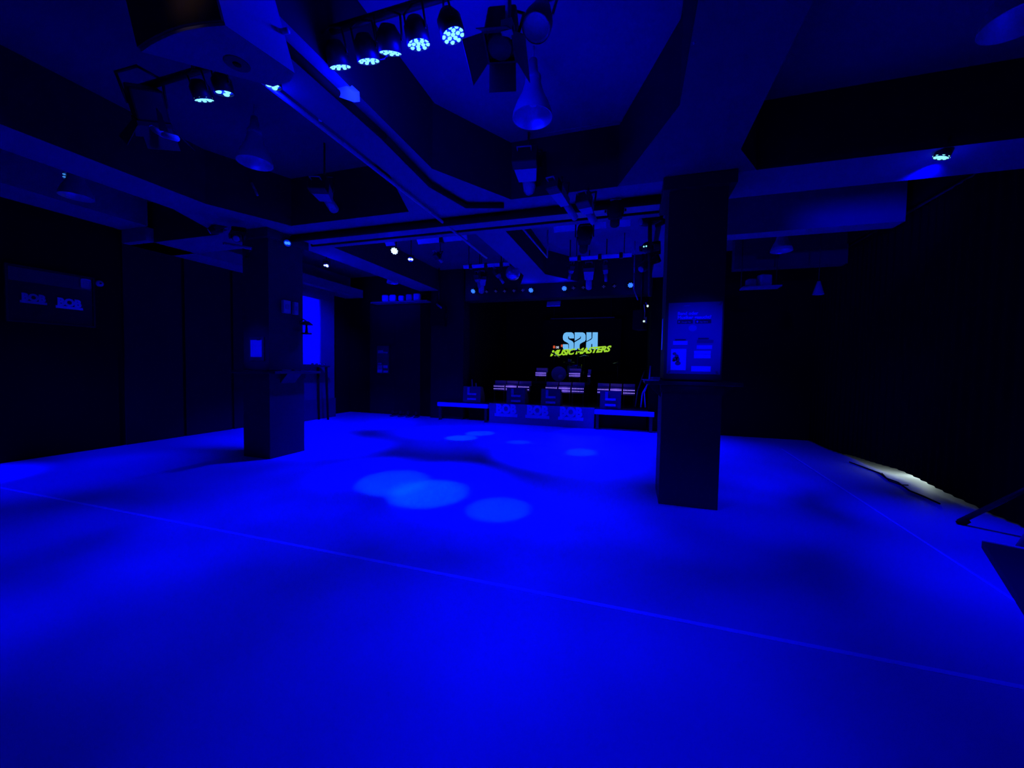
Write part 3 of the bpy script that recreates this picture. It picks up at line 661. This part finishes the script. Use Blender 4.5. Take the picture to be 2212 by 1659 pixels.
t = thing('indicator_lamp', 'tiny round white lamp at the end of a hanging cable', 'lamp', at(1391, 694, 1, 8.28)); MB().sphere((0, 0, 0), .022, 12, 8).build('bulb', M['pin'], t); MB().cyl((0, 0, .015), (0, 0, .05), .012).build('socket', M['black'], t)
t = thing('indicator_lamp', 'tiny slanting white lamp above the hanging cable by the stage', 'lamp', at(1399, 661, 1, 8.28)); MB().sphere((0, 0, 0), .02, 12, 8, (1, 1, 1.3)).build('bulb', M['pin'], t); MB().cyl((0, 0, .015), (-.04, 0, .07), .012).build('socket', M['grey'], t)
def pa(label, p, d, w, h, m='blackm', side=None):
    t = thing('loudspeaker', label, 'loudspeaker', p, (0, 0, d))
    MB().box((-w / 2, -.15, -h / 2), (w / 2, .17, h / 2), bevel=.015).build('cabinet', M[m], t)
    MB().box((-w / 2 + .02, -.158, -h / 2 + .02), (w / 2 - .02, -.15, h / 2 - .02)).build('grille', M['blackm'], t)
    MB().box((-w / 2 - .015, -.03, -.06), (w / 2 + .015, .03, .06)).build('bracket', M['black' if not side else side], t)
    MB().cyl((0, .03, h / 2), (0, .03, ZC - p.z), .014).build('hanging_rod', M['black'], t)
    return t
pa('black loudspeaker hung on the dark pier beside the stage', at(947, 682, 1, 8.5), .3, .36, .5)
tag(MB().cyl((-.06, 0, .05), (.07, 0, -.05), .022).build('mounting_arm', M['grey'], None, at(948, 661, 1, 8.28)), 'short slanting arm on the loudspeaker beside the stage', 'arm')
pa('dark loudspeaker with a pale edge on the other side of the stage', at(1383, 692, 1, 8.45), -.35, .22, .4, 'blackm', 'mid')

# ------------------------------------------------------------------ large hanging loudspeaker
t = thing('hanging_loudspeaker', 'large white loudspeaker hanging close overhead with a black grille', 'loudspeaker', (-1.72, 1.28, 2.6))
o_ = Vector(t.location)
Z = lambda px, py, z: at(px, py, 2, z) - o_
arc = [(305, 112), (325, 98), (350, 85), (375, 74), (400, 66), (440, 59), (487, 55)]
foot = [Z(x, y, 2.6) for x, y in arc]
cR, cD = Z(637, 158, 2.6), Z(626, 176, 2.6); dD = Z(590, 187, 2.6)
base = foot + [cR, cD, dD]
def lean(p, k):   # the cabinet leans over as it rises
    return Vector((p.x - .34 * k, p.y + .02 * k, p.z + k))
top = [lean(p, .44) for p in base]
b = MB(); b.loft(base, top); cab = b.build('cabinet', [M['spk'], M['spkend']], t)
for pg in cab.data.polygons:
    if pg.normal.z < -.8: pg.material_index = 1
# grille sits in front of the curved baffle
b = MB()
fl = [lean(p, .012) + Vector((0, -.012, 0)) for p in foot]; fh = [lean(p, .44) + Vector((0, -.012, 0)) for p in foot]
b.loft(fl + [p + Vector((0, .01, 0)) for p in fl[::-1]], fh + [p + Vector((0, .01, 0)) for p in fh[::-1]])
gr = b.build('grille', M['grille'], t)
c = Z(512, 138, 2.6)
MB().lathe([(0, -.002), (.045, -.002), (.05, .0), (0, .001)], 28, Matrix.Translation((c.x, c.y, c.z))).build('pole_cup', M['plinth'], t)
MB().lathe([(0, -.004), (.016, -.004), (.016, .0), (0, .0)], 18, Matrix.Translation((c.x, c.y, c.z))).build('pole_hole', M['blackm'], t)
k = lean(cR, .19)
MB().cyl(k + Vector((-.01, -.01, 0)), k + Vector((.03, -.005, 0)), .012).build('mounting_knob', M['mid'], t)
MB().box((-.28, -.02, .44), (-.2, .06, .5)).build('hanging_bracket', M['black'], t)

# ------------------------------------------------------------------ mirror ball, rows of boxes
p = at(1108, 590, 1, 7.2)
t = thing('mirror_ball', 'small mirror ball hanging in front of the stage', 'mirror ball', p)
b = MB()
u, v = 24, 14
for i in range(v):
    for j in range(u):
        t0, t1 = math.pi * (i + .06) / v, math.pi * (i + .94) / v; f0, f1 = 2 * math.pi * (j + .05) / u, 2 * math.pi * (j + .95) / u
        S = lambda th, ph: .142 * Vector((math.sin(th) * math.cos(ph), math.sin(th) * math.sin(ph), math.cos(th)))
        b.bm.faces.new([b.bm.verts.new(q_) for q_ in (S(t0, f0), S(t1, f0), S(t1, f1), S(t0, f1))])
b.build('mirror_tiles', M['mirror'], t)
MB().sphere((0, 0, 0), .139, 24, 14).build('core', M['mid'], t)
MB().cyl((0, 0, .14), (0, 0, ZC - p.z), .006, None, 6).build('hanging_rod', M['black'], t)
sh = tag(MB().box((-.85, -.14, -.03), (.8, .14, 0), bevel=.004).build('high_shelf', M['grey'], None, at(868, 652, 1, 8.7)), 'high shelf under the row of five square boxes', 'shelf')
zs = sh.location.z
for px, s, m, lab in ((833, .175, 'white', 'rounded square box on the high shelf, first from the white panel'), (849, .172, 'white', 'rounded square box on the high shelf, second from the white panel'), (867, .145, 'white', 'smallest rounded box in the middle of the high shelf'),
                   (884, .165, 'mid', 'dimmest rounded box, fourth on the high shelf'), (901, .175, 'white', 'rounded box with a bright rim at the stage end of the high shelf')):
    q = at(px, 642, 1, 8.62); q.z = zs
    t = thing('square_box', lab, 'box', q, (0, 0, R(15)), 'boxes on the high shelf')
    MB().box((-s / 2, -.06, 0), (s / 2, .08, s), bevel=.035).build('case', M[m], t)
    MB().lathe([(s * .3, 0), (s * .36, -.01), (s * .42, 0)], 20, Matrix.Translation((0, -.062, s / 2)) @ Matrix.Rotation(R(90), 4, 'X')).build('rim', M['white' if '901' in str(px) else m], t)
sh = tag(MB().box((-.22, -.12, -.025), (.33, .12, 0), bevel=.004).build('small_shelf', M['grey'], None, at(1634, 620, 1, 7.3)), 'small high shelf behind the poster pillar', 'shelf')
for dx in (-.2, .31): MB().cyl((dx, .1, 0), (dx, .1, ZC - sh.location.z), .008).build('hanger', M['black'], sh)
for px, s, lab in ((1622, .13, 'small box with a shiny corner on the small high shelf'), (1651, .19, 'larger pale square box on the small high shelf')):
    q = at(px, 612, 1, 7.3); q.z = sh.location.z + .002
    t = thing('square_box', lab, 'box', q, (0, 0, R(17)), 'boxes on the small high shelf')
    MB().box((-s / 2, -.06, 0), (s / 2, .07, s), bevel=.025).build('case', M['mid' if s > .15 else 'grey'], t)
    MB().lathe([(s * .25, 0), (s * .32, -.01), (s * .38, 0)], 18, Matrix.Translation((0, -.062, s / 2)) @ Matrix.Rotation(R(90), 4, 'X')).build('rim', M['grey'], t)
t = thing('hanging_cone', 'small pale cone hanging in the dark beyond the poster pillar', 'lamp', at(1768, 622, 1, 7.0))
MB().lathe([(.075, -.1), (.02, .1), (0, .1)], 18).build('shade', M['mid'], t)
MB().cyl((0, 0, .1), (0, 0, ZC - t.location.z), .006, None, 6).build('cord', M['black'], t)

# ------------------------------------------------------------------ pictures and posters on the walls
def bob(parent, x0, z0, w, m, y, rot=0.0, bar=True):
    """the BOB lettering with a bar under it; x0, z0 the lower corner of the bar, w the bar's width"""
    h = w * .5
    MB().box((x0, y - .006, z0), (x0 + w, y, z0 + w * .13)).build('logo_bar', m, parent)
    text_part('logo_letters', 'BOB', m, parent, (x0 + w * .06, y - .003, z0 + w * .16), w * .5, bold=w * .03, sx=.9, ext=.003)
t = thing('picture', 'dim glazed picture with two block letter logos on the long black wall', 'picture', (XL, 3.14, 1.8), (0, 0, R(90)))
MB().box((-.4, -.02, 0), (.4, 0, .68), bevel=.004).build('backing', M['glass'], t)
b = MB().box((-.42, -.035, -.02), (-.4, 0, .7)).box((.4, -.035, -.02), (.42, 0, .7)).box((-.4, -.035, .68), (.4, 0, .7)).box((-.4, -.035, -.02), (.4, 0, 0)); b.build('frame', M['ink'], t)
MB().box((-.39, -.024, .5), (.38, -.02, .67)).build('upper_field', M['dimprint'], t)
bob(t, .02, .21, .27, M['white'], -.022); bob(t, -.3, .23, .24, M['mid'], -.022)
MB().box((.27, -.026, .52), (.38, -.022, .66), bevel=.02).build('corner_mark', M['mid'], t)
t = thing('wall_sensor', 'small round pale device on the wall beside the glazed picture', 'device', (XL, 3.62, 2.43), (0, R(90), 0))
MB().lathe([(0, 0), (.045, 0), (.045, .03), (.03, .045), (0, .045)], 18).build('case', M['mid'], t); MB().sphere((0, 0, .045), .014, 10, 6).build('eye', M['black'], t)
t = thing('poster', 'small poster with four pale fields on the dark door by the stage', 'poster', at(828, 805, 1, 8.87))
MB().box((-.2, -.006, -.02), (.18, 0, .72)).build('sheet', M['dimprint'], t)
for x0, x1, z0, z1, m in ((-.18, -.03, 0, .09, 'paper'), (-.18, -.03, .1, .2, 'mid'), (-.17, -.05, .22, .26, 'mid'), (0, .15, 0, .06, 'paper'), (0, .14, .12, .2, 'paper'), (-.17, .14, .52, .56, 'mid'), (-.17, 0, .56, .6, 'mid')):
    MB().box((x0, -.009, z0), (x1, -.006, z1)).build('pale_field', M[m], t)
for k, px in enumerate((852, 868, 884, 900)):
    q = at(px, 886, 1, 8.6); q.z = 0
    t = thing('bundle', ('dim rounded bundle nearest the pier in a row of four below the dark door', 'second dim rounded bundle from the pier below the dark door', 'third dim rounded bundle from the pier below the dark door', 'dim rounded bundle nearest the stage in a row of four below the dark door')[k], 'bundle', q, (0, 0, R(80 + 9 * k)), 'row of things below the dark door')
    b = MB(); b.sphere((.05, 0, .075), .07, 14, 8, (1.2, .7, .6)); b.sphere((-.06, 0, .1), .06, 14, 8, (.9, .75, 1.0)); b.build('cover', M['char'], t)
    MB().box((-.12, -.05, 0), (.14, .05, .035), bevel=.012).build('base', M['plinth'], t)

# ------------------------------------------------------------------ stage
t = thing('stage', 'low black stage filling the end of the hall', 'stage', (-1.75, 8.6, 0))
MB().box((-2.09, .12, .35), (2.07, 2.99, .455)).build('deck', M['stage'], t)
MB().box((-2.7, -.05, .35), (2.07, .11, .455)).build('front_deck', M['stage'], t)
MB().box((-2.09, .15, 0), (2.05, .19, .35)).build('skirt', M['dark'], t)
t = thing('banner', 'pale panel with three BOB logos on the stage front', 'banner', (-2.0, 8.5, 0))
MB().box((-1.22, 0, 0), (1.22, .04, .46), bevel=.004).build('board', M['panel'], t)
for x0 in (-1.08, -.33, .43): bob(t, x0, .16, .56, M['white'], -.002)
for x0, x1, lab in ((-4.55, -3.23, 'side step of the stage with a bright edge, near the dark door'), (-.77, .44, 'side step of the stage with a bright edge, near the poster pillar')):
    t = thing('stage_step', lab, 'step', ((x0 + x1) / 2, 8.45, 0)); h = (x1 - x0) / 2
    MB().box((-h, -.02, .335), (h, .08, .43), bevel=.004).build('edge_board', M['deck'], t)
    for sx in (-1, 1): MB().box((sx * (h - .06) - .03, 0, 0), (sx * (h - .06) + .03, .06, .335)).build('leg', M['shelf'], t)

def wedge(px, py, lab, rz):
    q = at(px, py, 1, 8.78); q.z = .455
    t = thing('floor_monitor', lab, 'loudspeaker', q, (0, 0, rz), 'floor monitors along the stage edge')
    MB().prism([(-.2, 0), (.2, 0), (.2, .12), (.02, .36), (-.17, .38)], -.22, .22, 'yz').build('cabinet', M['plinth'], t)
    MB().box((-.11, -.225, .05), (.12, -.2, .1), bevel=.01).build('handle_slot', M['mid'], t)
    MB().box((-.11, -.215, .17), (.12, -.19, .22), bevel=.01).build('name_plate', M['mid'], t)
    MB().box((-.11, -.205, .22), (-.05, -.185, .36)).build('connector_plate', M['grey'], t)
    return t
w1 = wedge(1024, 866, 'floor monitor at the far left end of the stage edge', .1)
wedge(1118, 869, 'floor monitor second from the left on the stage edge', .05)
wedge(1192, 873, 'floor monitor third from the left on the stage edge', .03)
wedge(1319, 878, 'floor monitor at the right end of the stage edge', 0)
for dx, lab in ((-.18, 'thin pale stick leaning behind the leftmost floor monitor, taller one'), (-.07, 'thin pale stick behind the leftmost floor monitor, shorter one')):
    pipe('mic_stick', lab, 'stick', [(w1.location.x + dx + .06, 9.0, .46), (w1.location.x + dx, 9.05, .99 if dx < -.1 else .9)], .014, 'mid')

def batten(label, x0, x1, y, z0, h=.16, rows=2, n=8, flr=.455, group='LED battens on the stage'):
    w = x1 - x0
    t = thing('led_batten', label, 'stage lamp', ((x0 + x1) / 2, y, z0), None, group)
    MB().box((-w / 2, 0, 0), (w / 2, .12, h), bevel=.008).build('housing', M['bartop'], t)
    MB().box((-w / 2, .12, h - .02), (w / 2, .22, h + .1), bevel=.006).build('top_cover', M['bartop'], t)
    first = None
    for r_ in range(rows):
        for k_ in range(n):
            p = (-w / 2 + w * (k_ + .5) / n, -.003, h * (.3 + .42 * r_))
            if first is None: first = MB().lathe([(0, -.009), (.008, -.006), (.0095, 0), (0, 0)], 8, Matrix.Rotation(R(-90), 4, 'X') @ Matrix.Diagonal((1, 1, -1, 1))).build('led', M['ledviolet'], t, p)
            else: part_copy(first, t, p)
    for sx in (-1, 1): MB().box((sx * (w / 2 - .02) - .012, .02, flr - z0), (sx * (w / 2 - .02) + .012, .1, 0)).build('foot', M['black'], t)
    return t
for g, (xa, xb, where) in enumerate(((-3.5, -2.5, 'behind the left floor monitors'), (-2.11, -1.12, 'in front of the drum riser'), (-.83, .07, 'at the right end of the stage'))):
    w = (xb - xa) / 3
    for k, nth in enumerate(('first', 'middle', 'last')):
        batten('violet LED batten, %s of three %s' % (nth, where), xa + w * k + .015, xa + w * (k + 1) - .015, 9.5, .7)
t = thing('drum_riser', 'low black platform under the drums', 'platform', (-1.8, 10.6, .455))
MB().box((-.85, -.6, .44), (.75, .7, .5)).build('top', M['stage'], t); MB().box((-.83, -.58, 0), (.73, .68, .44)).build('skirt', M['dark'], t)
for x0, x1, lab in ((-2.5, -2.2, 'brightest violet LED batten on the drum riser, left of the drums'), (-1.6, -1.3, 'violet LED batten on the drum riser, right of the drums')):
    batten(lab, x0, x1, 10.05, 1.08, .13, flr=.955)
bt = batten('small violet LED lamp at the right end of the drum riser', -1.12, -1.04, 10.05, 1.09, .1, 1, 2, flr=.955)
ZR = .955
t = thing('bass_drum', 'pale bass drum in the middle of the drum kit', 'drum', (-1.95, 10.55, ZR + .2), (R(90), 0, R(8)))
MB().lathe([(0, -.16), (.2, -.16), (.2, .16), (0, .16)], 28).build('shell', M['wood'], t)
MB().lathe([(0, .165), (.19, .165), (.205, .16), (.205, .13), (0, .13)], 28).build('front_head', M['mid'], t)
MB().lathe([(0, .17), (.07, .17), (.07, .166), (0, .166)], 20, Matrix.Translation((.05, -.08, 0))).build('head_ring', M['white'], t)
t = thing('floor_tom', 'dark floor tom right of the bass drum', 'drum', (-1.5, 10.6, ZR))
MB().lathe([(0, .14), (.17, .14), (.17, .45), (0, .45)], 24).build('shell', M['wood'], t); MB().lathe([(.175, .43), (.175, .46), (0, .46)], 24).build('rim', M['chrome'], t)
for a in (0, 2.1, 4.2): MB().cyl((.17 * math.cos(a), .17 * math.sin(a), 0), (.17 * math.cos(a), .17 * math.sin(a), .3), .008).build('leg', M['chrome'], t)
t = thing('drum_throne', 'drum seat with a pale post behind the bass drum', 'seat', (-1.75, 10.98, ZR))
MB().tube([(0, 0, .2), (0, 0, .45), (.02, 0, .62)], .05).build('post', M['mid'], t)
MB().lathe([(0, .45), (.16, .45), (.17, .5), (.15, .54), (0, .54)], 20).build('cushion', M['black'], t)
for a in (0, 2.1, 4.2): MB().cyl((0, 0, .25), (.22 * math.cos(a), .22 * math.sin(a), 0), .01).build('leg', M['chrome'], t)
def cymbal(px, py, r, tl, lab, y=10.45, flr=ZR):
    q = at(px, py, 1, y); z = q.z; q.z = flr
    t = thing('cymbal_stand', lab, 'cymbal', q, None, 'cymbals of the drum kit')
    MB().lathe([(0, .035), (.02, .03), (.035, .012), (r, -.012), (r, -.016), (.03, .006), (0, .012)], 28, Matrix.Translation((0, 0, z - flr)) @ Matrix.Rotation(tl, 4, 'Y')).build('cymbal', M['brass'], t)
    MB().cyl((0, 0, .18), (0, 0, z - flr + .05), .011).build('pole', M['black'], t)
    for a in (.5, 2.6, 4.7): MB().cyl((0, 0, .3), (.22 * math.cos(a), .22 * math.sin(a), 0), .009).build('leg', M['black'], t)
cymbal(1197, 764, .2, .5, 'tilted cymbal left of the drums, below the green lettering', 10.95)
cymbal(1248, 757, .16, .05, 'cymbal in front of the green lettering')
cymbal(1262, 769, .14, -.05, 'small cymbal below the green lettering', 10.9)
cymbal(1335, 784, .14, 0, 'single flat cymbal right of the drum kit', 10.6, .455)
# microphone stands at the right side
t = thing('stick_stand', 'white slanting stand legs beside the stage at the poster pillar', 'stand', (.3, 8.75, .455))
o_ = Vector(t.location)
for (xa, ya), (xb, yb), m in (((1405, 790), (1402, 825), 'mid'), ((1402, 825), (1388, 849), 'mid'), ((1399, 828), (1392, 848), 'grey'), ((1393, 800), (1378, 842), 'black'), ((1388, 849), (1384, 880), 'grey'), ((1392, 848), (1394, 880), 'grey'), ((1378, 842), (1372, 879), 'black')):
    MB().cyl(at(xa, ya, 1, 8.62) - o_, at(xb, yb, 1, 8.62) - o_, .014).build('leg', M[m], t)
# leaflets on the near pillar's shelf
t = thing('leaflet_stack', 'small stack of pale leaflets on the shelf of the poster pillar', 'leaflets', at(1412, 823, 2, 1.2) + Vector((0, .12, 0)))
for k in range(3): MB().box((-.09, -.05, .004 * k), (.05, .07, .004 * k + .003), Matrix.Rotation(.1 * k, 4, 'Z')).build('leaflet', M['paper'], t)
MB().box((-.01, -.03, .012), (.055, .05, .035), Matrix.Rotation(.3, 4, 'Z')).build('card_box', M['mid'], t)

# hanging pale panel inside the stage opening and projection screen
t = thing('pale_panel', 'small bright slanted panel at the top of the stage opening', 'panel', at(1196, 656, 1, 8.95))
MB().box((-.16, -.012, -.07), (.16, .012, .07), Matrix.Rotation(R(-28), 4, 'X')).build('plate', M['white'], t)
MB().cyl((0, .03, 0), (0, .03, ZC - t.location.z), .01).build('hanger', M['black'], t)
ys = 11.4
t = thing('projection_screen', 'dark projection screen showing SPH Music Masters in pale blue and green', 'screen', (-1.5, ys, 2.0))
o_ = Vector(t.location)
MB().box((-1.15, 0, -.75), (1.15, .03, .75)).build('screen_cloth', M['blackm'], t)
MB().cyl((-.9, -.03, .78), (.95, -.03, .78), .018).build('top_bar', M['grey'], t)
for sx in (-.8, .85): MB().cyl((sx, .01, .75), (sx, .01, ZC - 2.0), .008).build('wire', M['black'], t)
def cr(x, y):   # point of the lettering, measured in the photo
    q = at(1150 + x / 8.732, 690 + y / 8.732, 1, ys - .004) - o_; return (q.x, q.z)
S_ = [(785,358),(785,300),(772,262),(738,243),(640,243),(600,262),(578,305),(575,350),(582,385),(605,410),(670,445),(690,470),(690,548),(680,548),(678,478),(668,468),(580,468),(575,475),(575,540),(600,575),(650,590),(720,590),(765,582),(780,540),(780,450),(765,420),(735,400),(690,378),(676,362),(672,330),(680,318),(690,325),(692,350),(705,358)]
P_ = [(798,245),(950,245),(985,260),(1005,300),(1005,385),(990,412),(935,440),(900,462),(892,490),(890,575),(790,575),(796,430),(905,366),(916,350),(914,322),(902,320),(900,345),(798,405)]
H1 = [(1020,243),(1115,243),(1115,350),(1100,365),(1022,412)]
H2 = [(1135,243),(1235,243),(1230,560),(1130,560),(1130,470),(1120,458),(1110,470),(1108,575),(1012,575),(1016,430),(1110,380),(1130,355)]
for nm, polys in (('letter_s', (S_,)), ('letter_p', (P_,)), ('letter_h', (H1, H2))):
    b = MB()
    for pl in polys: b.prism([cr(*p) for p in pl], -.006, -.001, 'xz')
    b.build(nm, M['logoblue'], t)
x0, z0 = cr(335, 690); x1, z1 = cr(1500, 600)
ang = math.atan2(z1 - z0, x1 - x0)
tx = text_part('lettering_music_masters', 'MUSIC MASTERS', M['logogreen'], t, (x0, -.012, z0), .225, (R(90), -ang, 0), bold=.011, shear=.45, spacing=.95)
wid = max(v_.co.x for v_ in tx.data.vertices) - min(v_.co.x for v_ in tx.data.vertices)
tx.scale = (math.hypot(x1 - x0, z1 - z0) / wid, 1, 1)
for xa, xb, ya, yb, m in ((392, 428, 495, 545, 'logored'), (540, 572, 475, 520, 'logored')):
    (ax, az), (bx, bz) = cr(xa, ya), cr(xb, yb); MB().box((ax, -.008, bz), (bx, -.002, az)).build('small_mark', M[m], t)
ax, az = cr(445, 545); text_part('small_lettering', 'DIE', M['logowhite'], t, (ax, -.008, az), .085, bold=.003, sx=.7)

# ------------------------------------------------------------------ right side: curtain, stand, low platform
b = MB()
n = 420
ys_ = [4.2 + (8.7 - 4.2) * k / n for k in range(n + 1)]
pr = [(XR - .08 + .009 * math.sin(k * .5) + .02 * math.sin(k * .05), y) for k, y in enumerate(ys_)]
def hem(y): return .012 + .085 * max(0, 1 - abs(y - 6.1) / 1.3) ** .6
A = [b.bm.verts.new((x, y, hem(y))) for x, y in pr]; B = [b.bm.verts.new((x, y, 3.3)) for x, y in pr]
A2 = [b.bm.verts.new((x + .012, y, hem(y))) for x, y in pr]; B2 = [b.bm.verts.new((x + .012, y, 3.3)) for x, y in pr]
for k in range(n):
    b.bm.faces.new((A[k], A[k + 1], B[k + 1], B[k])); b.bm.faces.new((A2[k], B2[k], B2[k + 1], A2[k + 1])); b.bm.faces.new((A[k], A2[k], A2[k + 1], A[k + 1]))
cu = thing('curtain', 'black curtain along the side of the hall with light spilling under its hem', 'curtain', (0, 0, 0))
b.build('cloth', M['curtain'], cu)
MB().cyl((XR - .08, 4.2, 3.32), (XR - .08, 8.7, 3.32), .02).build('curtain_rod', M['black'], cu)
struct('wall_right_near', MB().box((XR + .02, YN, 0), (XR + .2, 4.2, ZC)), M['dark'])
struct('wall_right_upper', MB().box((XR - .12, 4.2, 3.36), (XR + .2, 8.72, ZC)), M['dark'])
cab_pts = [at(x, y, 2, .008) for x, y in ((1835, 998), (1860, 1007), (1900, 1022), (1915, 1033), (1940, 1042), (1965, 1060), (1995, 1072), (2030, 1088))]
pipe('cable', 'thin black cable lying in the light under the curtain', 'cable', cab_pts, .008, 'blackm', 6)
pipe('cable', 'second thin black cable looping in the light under the curtain', 'cable', [at(x, y, 2, .008) for x, y in ((1905, 1022), (1920, 1038), (1945, 1047), (1962, 1048))], .006, 'blackm', 6)
hub = Vector((3.16, 4.0, .62))
t = thing('tripod_stand', 'dark tripod stand cut off by the right edge of the picture', 'stand', (hub.x, hub.y, 0))
for p, m in ((at(2072, 1127, 2, .02), 'black'), (at(2200, 1188, 2, .02), 'mid'), (Vector((3.2, 3.45, .02)), 'black')):
    lg = MB().cyl(p - Vector((hub.x, hub.y, 0)), Vector((0, 0, hub.z)), .022, .018, 10).build('leg', M[m], t)
    MB().cyl(p - Vector((hub.x, hub.y, .02)), p - Vector((hub.x, hub.y, .02)) + (Vector((0, 0, hub.z)) - (p - Vector((hub.x, hub.y, 0)))).normalized() * .07, .03, .028, 10).build('rubber_foot', M['blackm'], lg)
MB().cyl((0, 0, .45), (0, 0, 1.5), .022).build('pole', M['black'], t)
MB().cyl((0, 0, .58), (0, 0, .68), .04).build('collar', M['black'], t)
# low platform at the right edge
A0, A1, A2_ = at(2120, 1183, 2, 0), at(2212, 1330, 2, 0), at(2212, 1210, 2, 0)
d1 = (A1 - A0).normalized(); d2 = Vector((-d1.y, d1.x, 0))
if d2.x < 0: d2 = -d2
t = thing('low_platform', 'low dark platform at the right edge of the picture', 'platform', (A0.x, A0.y, 0))
q = [Vector((0, 0, 0)), d1 * 1.6, d1 * 1.6 + d2 * .62, d2 * .62]
MB().loft([p + Vector((0, 0, .0)) for p in q], [p + Vector((0, 0, .055)) for p in q]).build('board', M['pillar'], t)
MB().cyl(Vector((0, 0, .06)) + d1 * .02, d2 * .6 + Vector((0, 0, .06)) + d1 * .02, .012).build('edge_rail', M['deck'], t)
